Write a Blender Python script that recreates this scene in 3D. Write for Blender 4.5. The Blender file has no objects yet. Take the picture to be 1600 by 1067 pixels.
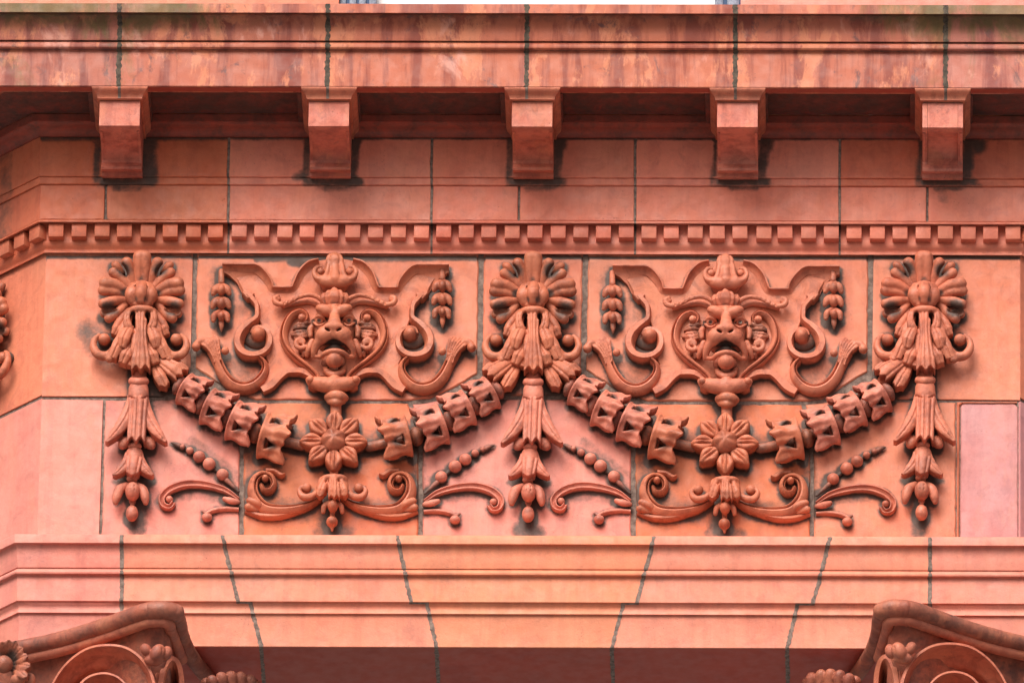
import bpy, bmesh, math, random
import numpy as np
from mathutils import Vector, Matrix
from mathutils.geometry import delaunay_2d_cdt

random.seed(7)
scene = bpy.context.scene
C = scene.collection

# ------------------------------------------------------------------ camera, sky, sun, exposure
ELEV, YAW, ROLL, DIST = math.radians(28.0), math.radians(1.7), math.radians(0.95), 50.0
U = 1.0 / 500.0                                   # one modelling unit = 2 mm
CEN = Vector((0.0, 0.0, DIST * math.sin(ELEV) + 1.6))
FWD = Vector((-math.sin(YAW) * math.cos(ELEV), math.cos(YAW) * math.cos(ELEV), math.sin(ELEV)))
EYE = CEN - FWD * DIST
R0 = FWD.cross(Vector((0, 0, 1))).normalized()
U0 = R0.cross(FWD).normalized()
RGT = R0 * math.cos(ROLL) + U0 * math.sin(ROLL)
UPV = U0 * math.cos(ROLL) - R0 * math.sin(ROLL)
cam_data = bpy.data.cameras.new('camera')
cam = bpy.data.objects.new('camera', cam_data)
C.objects.link(cam)
M = Matrix((RGT, UPV, -FWD)).transposed().to_4x4()
M.translation = EYE
cam.matrix_world = M
cam_data.sensor_width = 36.0
cam_data.lens = 500.0 * DIST * 36.0 / 1600.0
cam_data.clip_start = 1.0
cam_data.clip_end = 3000.0
scene.camera = cam

SUN_EL, SUN_AZ = 46.0, -20.0                      # azimuth: degrees to the left of straight-on
world = bpy.data.worlds.new('World')
scene.world = world
world.use_nodes = True
wn = world.node_tree
sky = wn.nodes.new('ShaderNodeTexSky')
sky.sky_type = 'NISHITA'
sky.sun_disc = False
sky.sun_elevation = math.radians(SUN_EL)
sky.sun_rotation = math.radians(180.0 - SUN_AZ)
sky.air_density = 0.7
sky.dust_density = 8.0
sky.ozone_density = 0.3
wn.nodes['Background'].inputs['Strength'].default_value = 0.10
wn.links.new(sky.outputs[0], wn.nodes['Background'].inputs['Color'])
sd = bpy.data.lights.new('sun', 'SUN')
sd.energy = 2.2
sd.angle = math.radians(42.0)
sd.color = (1.0, 0.95, 0.88)
sun = bpy.data.objects.new('sun', sd)
C.objects.link(sun)
az, el = math.radians(SUN_AZ), math.radians(SUN_EL)
SDIR = Vector((math.sin(az) * math.cos(el), -math.cos(az) * math.cos(el), math.sin(el)))
sun.rotation_euler = SDIR.to_track_quat('Z', 'Y').to_euler()
scene.view_settings.view_transform = 'Standard'
scene.view_settings.look = 'None'
scene.view_settings.gamma = 1.0
scene.view_settings.use_curve_mapping = False
scene.view_settings.exposure = 0.5
scene.cycles.max_bounces = 6
scene.cycles.diffuse_bounces = 4

# ------------------------------------------------------------------ geometry helpers
def P(px, py, d=0.0):
    """world point on the plane d units in front of the frieze face, on the sight line of a photo point"""
    F = 500.0 * DIST
    v = FWD + RGT * ((px - 800.0) / F) + UPV * ((533.5 - py) / F)
    t = (-d * U - EYE.y) / v.y
    return EYE + v * t

def zz(py, d):
    return P(800, py, d).z

def empty(name, loc, label=None, cat=None, group=None):
    o = bpy.data.objects.new(name, None)
    C.objects.link(o)
    o.empty_display_size = 0.05
    o.location = loc
    tag(o, label, cat, group)
    return o

def tag(o, label=None, cat=None, group=None, kind=None):
    if label: o['label'] = label
    if cat: o['category'] = cat
    if group: o['group'] = group
    if kind: o['kind'] = kind
    return o

def finish(name, me, mat, parent=None, color=None, soot=0.0, sharp=None, smooth=True):
    if smooth:
        me.polygons.foreach_set('use_smooth', np.ones(len(me.polygons), dtype=bool))
        if sharp:
            me.set_sharp_from_angle(angle=math.radians(sharp))
    me.materials.append(mat)
    o = bpy.data.objects.new(name, me)
    C.objects.link(o)
    o.parent = parent
    if color:
        o.color = (color[0], color[1], color[2], 1.0 - soot)
    return o

def mesh_np(name, v, f):
    me = bpy.data.meshes.new(name)
    n, m = len(v), len(f)
    k = f.shape[1]
    me.vertices.add(n); me.loops.add(m * k); me.polygons.add(m)
    me.vertices.foreach_set('co', np.asarray(v, dtype=np.float32).ravel())
    me.loops.foreach_set('vertex_index', np.asarray(f, dtype=np.int32).ravel())
    me.polygons.foreach_set('loop_start', np.arange(0, m * k, k, dtype=np.int32))
    me.update(calc_edges=True)
    return me

def set_attr(me, name, vals):
    a = me.attributes.new(name, 'FLOAT', 'POINT')
    a.data.foreach_set('value', np.asarray(vals, dtype=np.float32))

def dup(root, loc, label=None, skip=()):
    r = root.copy(); C.objects.link(r); r.location = loc
    if label: r['label'] = label
    for ch in list(root.children):
        if ch in skip: continue
        c = ch.copy(); C.objects.link(c); c.parent = r
        for g in ch.children:
            e = g.copy(); C.objects.link(e); e.parent = c
    return r

def zc(x0, y0, s):
    return lambda x, y: (x0 + x / s, y0 + y / s)

def catmull(pts, n=6, closed=False):
    p = np.array(pts, dtype=float)
    if len(p) < 3: 
        t = np.linspace(0, 1, n + 1)[:, None]
        return p[0] * (1 - t) + p[-1] * t
    q = np.vstack([2 * p[0] - p[1], p, 2 * p[-1] - p[-2]])
    out = []
    for i in range(1, len(q) - 2):
        a, b, c, d = q[i - 1], q[i], q[i + 1], q[i + 2]
        for t in np.linspace(0, 1, n, endpoint=False):
            out.append(.5 * ((2 * b) + (-a + c) * t + (2 * a - 5 * b + 4 * c - d) * t * t + (-a + 3 * b - 3 * c + d) * t ** 3))
    out.append(p[-1])
    return np.array(out)

# ---- modelled clay: signed distance blobs blended together, meshed with surface nets
def surface_nets(f, org, h):
    ins = f < 0
    c = ins.astype(np.int8)
    cnt = (c[:-1, :-1, :-1] + c[1:, :-1, :-1] + c[:-1, 1:, :-1] + c[:-1, :-1, 1:] + c[1:, 1:, :-1] + c[1:, :-1, 1:] + c[:-1, 1:, 1:] + c[1:, 1:, 1:])
    act = (cnt > 0) & (cnt < 8)
    idx = -np.ones(act.shape, dtype=np.int32)
    I, J, K = np.nonzero(act)
    idx[I, J, K] = np.arange(len(I))
    pos = np.zeros((len(I), 3)); num = np.zeros(len(I))
    cor = [(a, b, g) for a in (0, 1) for b in (0, 1) for g in (0, 1)]
    for a in cor:
        for ax in range(3):
            if a[ax]: continue
            b = list(a); b[ax] = 1
            fa = f[I + a[0], J + a[1], K + a[2]]; fb = f[I + b[0], J + b[1], K + b[2]]
            m = (fa < 0) != (fb < 0)
            t = fa[m] / (fa[m] - fb[m])
            q = np.tile(np.array(a, float), (m.sum(), 1)); q[:, ax] += t
            pos[m] += q; num[m] += 1
    pos /= num[:, None]
    pos = (pos + np.stack([I, J, K], 1)) * h + org
    quads = []
    for ax in range(3):
        sl = [slice(None)] * 3; sh = [slice(None)] * 3
        sl[ax] = slice(0, -1); sh[ax] = slice(1, None)
        s = ins[tuple(sl)] != ins[tuple(sh)]
        o1, o2 = [(1, 2), (2, 0), (0, 1)][ax]
        cut = [slice(None)] * 3
        cut[o1] = slice(1, -1); cut[o2] = slice(1, -1)
        G = list(np.nonzero(s[tuple(cut)]))
        G[o1] = G[o1] + 1; G[o2] = G[o2] + 1
        def at(a, b):
            g = [G[0], G[1], G[2]]
            g[o1] = g[o1] - a; g[o2] = g[o2] - b
            return idx[g[0], g[1], g[2]]
        q = np.stack([at(1, 1), at(0, 1), at(0, 0), at(1, 0)], 1)
        fl = ~ins[G[0], G[1], G[2]]
        q[fl] = q[fl][:, ::-1]
        quads.append(q)
    return pos, np.vstack(quads)

class Clay:
    """parts modelled in local units: x right, z up, d out of the wall"""
    def __init__(s, o, h=2.0, conv=None):
        s.o = P(o[0], o[1], 0); s.h = h; s.ops = []; s.conv = conv; s.stains = []; s.foot = 12.5; s.km = .5
    def L(s, x, y, d):
        if s.conv: x, y = s.conv(x, y)
        w = (P(x, y, d) - s.o) / U
        return np.array((w.x, w.z, d))
    def tube(s, pts, k=2.5, sub=False, mir=False, n=5, rs=1.0, flat=1.0):
        q = np.array([list(s.L(p[0], p[1], p[2])) + [p[3] * rs] for p in pts])
        q = catmull(q, n)
        s.ops.append(('t', q, k, sub, flat))
        if mir:
            m = q.copy(); m[:, 0] *= -1
            s.ops.append(('t', m, k, sub, flat))
    def blob(s, p, r, rot=0.0, k=2.5, sub=False, mir=False, tilt=0.0):
        c = s.L(*p)
        r = (r, r, r) if not hasattr(r, '__len__') else r
        s.ops.append(('b', c, np.array(r, float), math.radians(rot), k, sub, math.radians(tilt)))
        if mir:
            c2 = c.copy(); c2[0] *= -1
            s.ops.append(('b', c2, np.array(r, float), -math.radians(rot), k, sub, math.radians(tilt)))
    def stain(s, p, r, st=1.0, mir=False):  # soot spots, mostly set in hollows to deepen their dark
        q = s.L(*p); s.stains.append((q, r, st))
        if mir: s.stains.append((q * np.array((-1, 1, 1)), r, st))
    def fn(s, f, lo, hi, k=1.0, sub=False):
        s.ops.append(('f', f, np.array(lo, float), np.array(hi, float), k, sub))
    def leaf(s, p0, p1, ws, ds, bend=0.0, flutes=1, fd=1.8, tip=0.0, tipn=1.0, scal=0.0, scn=3.0, th=9.0, mir=False, k=.8, dome=.35, fw=.11):
        A = s.L(p0[0], p0[1], ds[0]); E = s.L(p1[0], p1[1], ds[-1])
        ux, uz = E[0] - A[0], E[1] - A[1]
        ln = math.hypot(ux, uz); ux /= ln; uz /= ln
        ts_w = np.linspace(0, 1, len(ws)); ts_d = np.linspace(0, 1, len(ds))
        fl = [0.0] if flutes == 1 else list(np.linspace(-.62, .62, flutes)) if flutes else []
        def f(X, Y, D, sg=1):
            px = X * sg - A[0]; pz = Y - A[1]
            t = (px * ux + pz * uz) / ln
            x = -px * uz + pz * ux - bend * 4 * t * (1 - t)
            tc = np.clip(t, 0, 1)
            w = np.interp(tc, ts_w, ws) * (1 + scal * np.cos(2 * np.pi * scn * tc))
            r = np.clip(x / w, -1.4, 1.4)
            top = np.interp(tc, ts_d, ds) - dome * w * r * r
            for c_ in fl: top = top - fd * np.exp(-((r - c_) / fw) ** 2)
            tb = (t - 1) * ln - tip * (np.cos(np.pi * tipn * r) - .3 * r * r)
            return np.maximum(np.maximum(np.maximum((np.abs(x) - w) * .85, (D - top) * .85), np.maximum((top - th - D) * .85, tb * .8)), -t * ln)
        m_ = max(ws) * (1 + scal) + abs(bend) + abs(tip) + 4
        lo = np.minimum(A, E) - m_; hi = np.maximum(A, E) + m_
        lo[2] = min(ds) - th - 8; hi[2] = max(ds) + 3
        s.fn(f, lo, hi, k=k)
        if mir:
            s.fn(lambda X, Y, D: f(X, Y, D, -1), (-hi[0], lo[1], lo[2]), (-lo[0], hi[1], hi[2]), k=k)
    def box(s, op):
        if op[0] == 't':
            r = op[1][:, 3:4]
            return (op[1][:, :3] - r).min(0), (op[1][:, :3] + r).max(0), op[2], op[3]
        if op[0] == 'b':
            m = max(op[2][0], op[2][1]); e = np.array((m, m, max(op[2][2], m if op[6] else 0)))
            return op[1] - e, op[1] + e, op[4], op[5]
        return op[2], op[3], op[4], op[5]
    def mesh(s, name, back=-3.0, front=None):
        h = s.h
        bs = [s.box(o) for o in s.ops]
        lo = np.min([b[0] for b in bs if not b[3]], 0) - 3 * h
        hi = np.max([b[1] for b in bs if not b[3]], 0) + 3 * h
        lo[2] = max(lo[2], back - 2 * h)
        n = np.ceil((hi - lo) / h).astype(int) + 1
        ax = [(lo[i] + h * np.arange(n[i])).astype(np.float32) for i in range(3)]
        F = np.full(n, 1e3, dtype=np.float32)
        for op, (bl, bh, k, sub) in zip(s.ops, bs):
            k = max(k * s.km, .3)
            m = k + 2.5 * h
            i0 = np.maximum(np.floor((bl - m - lo) / h).astype(int), 0)
            i1 = np.minimum(np.ceil((bh + m - lo) / h).astype(int) + 1, n)
            if (i1 <= i0).any(): continue
            S = tuple(slice(i0[i], i1[i]) for i in range(3))
            X = ax[0][S[0]][:, None, None]; Y = ax[1][S[1]][None, :, None]; D = ax[2][S[2]][None, None, :]
            if op[0] == 'b':
                _, c, r, rot, _, _, tilt = op
                x = X - c[0]; y = Y - c[1]; z = D - c[2]
                if tilt:
                    ct, st = math.cos(tilt), math.sin(tilt)
                    y, z = y * ct + z * st, -y * st + z * ct
                cr, sr = math.cos(rot), math.sin(rot)
                xr = x * cr + y * sr; yr = -x * sr + y * cr
                k0 = np.sqrt((xr / r[0]) ** 2 + (yr / r[1]) ** 2 + (z / r[2]) ** 2)
                k1 = np.sqrt((xr / r[0] ** 2) ** 2 + (yr / r[1] ** 2) ** 2 + (z / r[2] ** 2) ** 2) + 1e-6
                d = k0 * (k0 - 1) / k1
            elif op[0] == 't':
                q = op[1]; fl = op[4]
                d = np.full((X.shape[0], Y.shape[1], D.shape[2]), 1e3, dtype=np.float32)
                for a, b in zip(q[:-1], q[1:]):
                    rr = max(a[3], b[3]) + m
                    l2 = np.minimum(a[:3], b[:3]) - rr; h2 = np.maximum(a[:3], b[:3]) + rr
                    j0 = np.maximum(np.floor((l2 - lo) / h).astype(int), i0); j1 = np.minimum(np.ceil((h2 - lo) / h).astype(int) + 1, i1)
                    if (j1 <= j0).any(): continue
                    T = tuple(slice(j0[i] - i0[i], j1[i] - i0[i]) for i in range(3))
                    x = X[T[0]] - a[0]; y = Y[:, T[1]] - a[1]; z = (D[:, :, T[2]] - a[2]) / fl
                    ba = b[:3] - a[:3]; ba = np.array((ba[0], ba[1], ba[2] / fl))
                    L2 = float(ba @ ba) + 1e-9
                    t = np.clip((x * ba[0] + y * ba[1] + z * ba[2]) / L2, 0, 1)
                    dd = np.sqrt((x - t * ba[0]) ** 2 + (y - t * ba[1]) ** 2 + (z - t * ba[2]) ** 2) - (a[3] + t * (b[3] - a[3]))
                    d[T] = np.minimum(d[T], dd)
            else:
                d = op[1](X, Y, D)
            d = d.astype(np.float32)
            f = F[S]
            if sub:
                d = -d
                g = np.maximum(k - np.abs(f - d), 0) / k
                F[S] = np.maximum(f, d) + g * g * k * .25
            else:
                g = np.maximum(k - np.abs(f - d), 0) / k
                F[S] = np.minimum(f, d) - g * g * k * .25
        F = np.maximum(F, back - ax[2][None, None, :])
        F[0] = F[-1] = 1; F[:, 0] = F[:, -1] = 1; F[:, :, 0] = F[:, :, -1] = 1
        v, q = surface_nets(F, lo, h)
        ph = float(np.abs(v[:5]).sum()) % 6.28
        sx_, sy_, sz_ = v[:, 0].copy(), v[:, 1].copy(), v[:, 2].copy()
        e1 = np.sin(sx_ * .31 + sz_ * .22 + ph) + .6 * np.sin(sy_ * .53 - sx_ * .27 + 1.7 * ph); e2 = np.sin(sy_ * .33 + sz_ * .29 + 2 * ph) + .6 * np.sin(sx_ * .49 + sy_ * .21)
        e3 = np.sin(sx_ * .24 + sy_ * .31 + ph) + .7 * np.sin(sx_ * .61 - sy_ * .47)
        amp = np.clip(sz_ / 12.0, 0, 1) * .10
        v = np.stack([sx_ + amp * e1, sy_ + amp * e2, sz_ + amp * e3], 1)
        w = np.stack([v[:, 0], -v[:, 2], v[:, 1]], 1) * U
        me = mesh_np(name, w, q)
        so = np.clip((s.foot - v[:, 2]) / 9.0, 0, 1) * .9  # soot grows towards the wall, also deepening the shade in the recesses
        for p, r, st in s.stains:
            dd = np.sqrt(((v - p) ** 2).sum(1)) / r
            so = np.maximum(so, st * np.clip(1.3 - dd, 0, 1))
        set_attr(me, 'soot', so)
        return me
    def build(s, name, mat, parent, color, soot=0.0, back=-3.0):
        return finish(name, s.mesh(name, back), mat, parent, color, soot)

# ---- moulded bands swept over the wall face
PROF = {
    'flat': [(-1, 0), (-1, .86), (-.84, 1), (.84, 1), (1, .86), (1, 0)],
    'rim': [(-1, 0), (-1, .9), (-.82, 1), (-.5, 1), (-.34, .8), (.1, .62), (.6, .55), (.9, .5), (1, .42), (1, 0)],
    'rimr': [(-1, 0), (-1, .42), (-.9, .5), (-.6, .55), (-.1, .62), (.34, .8), (.5, 1), (.82, 1), (1, .9), (1, 0)],
    'dish': [(-1, 0), (-1, .88), (-.82, 1), (-.58, 1), (-.4, .8), (0, .7), (.4, .8), (.58, 1), (.82, 1), (1, .88), (1, 0)],
    'hook': [(-1, 0), (-1, .5), (-.9, .68), (-.5, .88), (.05, 1), (.3, .96), (.42, .62), (.56, .58), (.68, .8), (.86, .86), (1, .78), (1, 0)],
    'band': [(-1, 0), (-1, .4), (-.7, .62), (-.42, .9), (-.25, 1), (.84, 1), (1, .9), (1, 0)],
    'round': [(-1, 0), (-1, .35), (-.9, .62), (-.7, .83), (-.38, .97), (0, 1), (.38, .97), (.7, .83), (.9, .62), (1, .35), (1, 0)],
}
def sweep(name, o, pts, prof, mat, parent, color, conv=None, base=-3.0, n=6, soot=0.0, mirror=False, sharp=38, tiltz=None):
    """pts: (x, y, top depth, half width) of the band's top surface"""
    O = P(o[0], o[1], 0)
    q = []
    for x, y, d, w in pts:
        if conv: x, y = conv(x, y)
        p = (P(x, y, d) - O) / U
        q.append((p.x, p.z, d, w))
    q = catmull(q, n)
    pr = PROF[prof]
    v = []
    m = len(pr)
    for i in range(len(q)):
        a = q[max(i - 1, 0)]; b = q[min(i + 1, len(q) - 1)]
        t = (b - a)[:2]; t = t / (np.linalg.norm(t) + 1e-9)
        nx, ny = -t[1], t[0]
        for (u, hgt) in pr:
            v.append((q[i][0] + nx * u * q[i][3], -(base + (q[i][2] - base) * hgt), q[i][1] + ny * u * q[i][3]))
    v = np.array(v) * U
    if mirror: v[:, 0] *= -1
    f = []
    for i in range(len(q) - 1):
        for j in range(m - 1):
            a = i * m + j
            f.append((a, a + 1, a + m + 1, a + m))
    if not mirror:
        f = [g[::-1] for g in f]
    me = bpy.data.meshes.new(name)
    caps = [list(range(m)), list(range((len(q) - 1) * m, len(q) * m))[::-1]]
    if mirror: caps = [c[::-1] for c in caps]
    me.from_pydata([tuple(p) for p in v], [], [tuple(g) for g in f] + caps)
    if base > -10: set_attr(me, 'soot', np.clip((6.5 + v[:, 1] / U) / 9.0, 0, 1) * .85)  # soot towards the wall, also deepening the shade at the band's foot
    return finish(name, me, mat, parent, color, soot, sharp=sharp)

# ---- flat faced blocks with chipped arrises; the face carries a soot stain attribute
def spath(poly, step, jit):
    out = []
    for i in range(len(poly)):
        a = np.array(poly[i], float); b = np.array(poly[(i + 1) % len(poly)], float)
        L = np.linalg.norm(b - a); n = max(1, int(L / step))
        t = (b - a) / max(L, 1e-6); nn = np.array((-t[1], t[0]))
        for k in range(n):
            p = a + (b - a) * k / n
            j = jit if k else 0
            out.append(p + nn * random.gauss(0, j * .6) - 0)
    return np.array(out)

def inpoly(pts, poly):
    x, y = pts[:, 0], pts[:, 1]
    r = np.zeros(len(pts), bool)
    j = len(poly) - 1
    for i in range(len(poly)):
        xi, yi = poly[i]; xj, yj = poly[j]
        c = ((yi > y) != (yj > y)) & (x < (xj - xi) * (y - yi) / (yj - yi + 1e-12) + xi)
        r ^= c; j = i
    return r

def block(name, poly, d, thick, mat, parent, color, place=None, bevel=1.6, jit=.5, grid=7.0, stain=None, step=9.0, soot=0.0, wav=0.25):
    """poly: (x, z) outline in units relative to the parent; place maps (x, z, depth) to local metres"""
    if place is None:
        place = lambda a, z, dd: (a * U, -dd * U, z * U)
    area = sum(poly[i][0] * poly[(i + 1) % len(poly)][1] - poly[(i + 1) % len(poly)][0] * poly[i][1] for i in range(len(poly)))
    if area < 0: poly = poly[::-1]
    A = spath(poly, step, jit)
    n = len(A)
    nx = np.roll(A, -1, 0) - np.roll(A, 1, 0)
    nx /= np.linalg.norm(nx, axis=1)[:, None] + 1e-9
    inn = np.stack([-nx[:, 1], nx[:, 0]], 1)
    B = A + inn * (bevel + np.abs(np.array([random.gauss(0, jit * .5) for _ in range(n)]))[:, None])
    mn, mx = B.min(0), B.max(0)
    gx, gz = np.meshgrid(np.arange(mn[0] + 3, mx[0] - 2, grid), np.arange(mn[1] + 3, mx[1] - 2, grid))
    G = np.stack([gx.ravel(), gz.ravel()], 1)
    G = G[inpoly(G, B)]
    if len(G):
        dm = np.full(len(G), 1e9)
        for p in B: dm = np.minimum(dm, ((G - p) ** 2).sum(1))
        G = G[dm > (grid * .45) ** 2]
    pts = [Vector(p) for p in np.vstack([B, G])]
    vs, es, fs, ov, oe, of = delaunay_2d_cdt(pts, [(i, (i + 1) % n) for i in range(n)], [], 1, 1e-4)
    V = [place(p.x, p.y, d + (wav * math.sin(p.x * .031 + p.y * .023 + d) if i >= n else 0)) for i, p in enumerate(vs)]
    F2 = [tuple(f) for f in fs]
    ring = [next(k for k, o in enumerate(ov) if i in o) for i in range(n)]
    k0 = len(V)
    V += [place(p[0], p[1], d - bevel * 1.1) for p in A]
    V += [place(p[0], p[1], d - thick) for p in A]
    for i in range(n):
        j = (i + 1) % n
        F2.append((k0 + i, k0 + j, ring[j], ring[i]))
        F2.append((k0 + n + i, k0 + n + j, k0 + j, k0 + i))
    me = bpy.data.meshes.new(name)
    me.from_pydata(V, [], F2)
    if stain:
        vals = [stain(p.x, p.y) for p in vs] + [stain(p[0], p[1]) for p in A] * 2
        set_attr(me, 'soot', vals)
    return finish(name, me, mat, parent, color, soot, sharp=24)

T22 = math.tan(math.radians(22.5)); S45 = math.sqrt(.5)
XL = P(69, 500, 0).x          # where the frieze face turns back at the left
XR = P(1594, 520, 0).x
def st_x(x): return lambda d, z, i: (x, -d)
def st_l(t): return lambda d, z, i: (XL - d * T22 - t * S45, -d + t * S45)
def st_r(t): return lambda d, z, i: (XR + d * T22 + t * S45, -d + t * S45)
def extrude(name, prof, stations, mat, parent, color, soot=0.0, sharp=35, close=True, darkp=None):
    """prof: [(d, z)] in metres from top to bottom; stations: functions of (d, z, i) giving (x, y)"""
    O = parent.location if parent else Vector((0, 0, 0))
    m = len(prof); V = []
    for s in stations:
        for i, (d, z) in enumerate(prof):
            x, y = s(d, z, i)
            V.append((x - O.x, y - O.y, z - O.z))
    F2 = []
    for a in range(len(stations) - 1):
        for j in range(m if close else m - 1):
            k = (j + 1) % m
            F2.append((a * m + j, a * m + k, (a + 1) * m + k, (a + 1) * m + j))
    if close:
        F2.append(tuple(range(m))[::-1]); F2.append(tuple(range((len(stations) - 1) * m, len(stations) * m)))
    me = bpy.data.meshes.new(name)
    me.from_pydata(V, [], F2)
    if darkp: set_attr(me, 'soot', list(darkp) * len(stations))
    bm = bmesh.new(); bm.from_mesh(me)
    bmesh.ops.recalc_face_normals(bm, faces=bm.faces)
    bm.to_mesh(me); bm.free()
    return finish(name, me, mat, parent, color, soot, sharp=sharp)

def box_mesh(name, lo, hi, bev=0.002):
    bm = bmesh.new()
    bmesh.ops.create_cube(bm, size=1.0)
    for v in bm.verts:
        v.co = Vector([lo[i] + (v.co[i] + .5) * (hi[i] - lo[i]) for i in range(3)])
    if bev: bmesh.ops.bevel(bm, geom=bm.edges[:], offset=bev, segments=2, profile=.5, affect='EDGES')
    me = bpy.data.meshes.new(name); bm.to_mesh(me); bm.free()
    return me

# ------------------------------------------------------------------ materials
class NT:
    def __init__(s, name):
        s.m = bpy.data.materials.new(name); s.m.use_nodes = True
        s.t = s.m.node_tree; s.b = s.t.nodes['Principled BSDF']
    def n(s, ty, **kw):
        nd = s.t.nodes.new(ty)
        for k, v in kw.items():
            if k.startswith('_'): setattr(nd, k[1:], v)
            else: 
                key = k.replace('__', ' ')
                s.put(nd, key, v)
        return nd
    def put(s, nd, key, v):
        i = nd.inputs[int(key[1:])] if key[0] == 'i' and key[1:].isdigit() else nd.inputs[key]
        if isinstance(v, bpy.types.NodeSocket): s.t.links.new(v, i)
        else: i.default_value = v
    def noise(s, vec, scale, detail=4, rough=.55, dist=0.0):
        return s.n('ShaderNodeTexNoise', Vector=vec, Scale=scale, Detail=detail, Roughness=rough, Distortion=dist).outputs['Fac']
    def mp(s, v, a, b, c=0.0, d=1.0, smooth=True):
        nd = s.n('ShaderNodeMapRange', i0=v, i1=a, i2=b, i3=c, i4=d)
        nd.interpolation_type = 'SMOOTHSTEP' if smooth else 'LINEAR'
        return nd.outputs[0]
    def math(s, op, a, b=0.0):
        return s.n('ShaderNodeMath', _operation=op, i0=a, i1=b).outputs[0]
    def mix(s, f, a, b, mode='MIX'):
        nd = s.t.nodes.new('ShaderNodeMix'); nd.data_type = 'RGBA'; nd.blend_type = mode
        for k, v in ((0, f), (6, a), (7, b)):
            if isinstance(v, bpy.types.NodeSocket): s.t.links.new(v, nd.inputs[k])
            else: nd.inputs[k].default_value = v if k == 0 else tuple(v) + ((1,) if len(v) == 3 else ())
        return nd.outputs[2]
    def scale(s, vec, sc):
        return s.n('ShaderNodeVectorMath', _operation='MULTIPLY', i0=vec, i1=sc).outputs[0]

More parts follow.
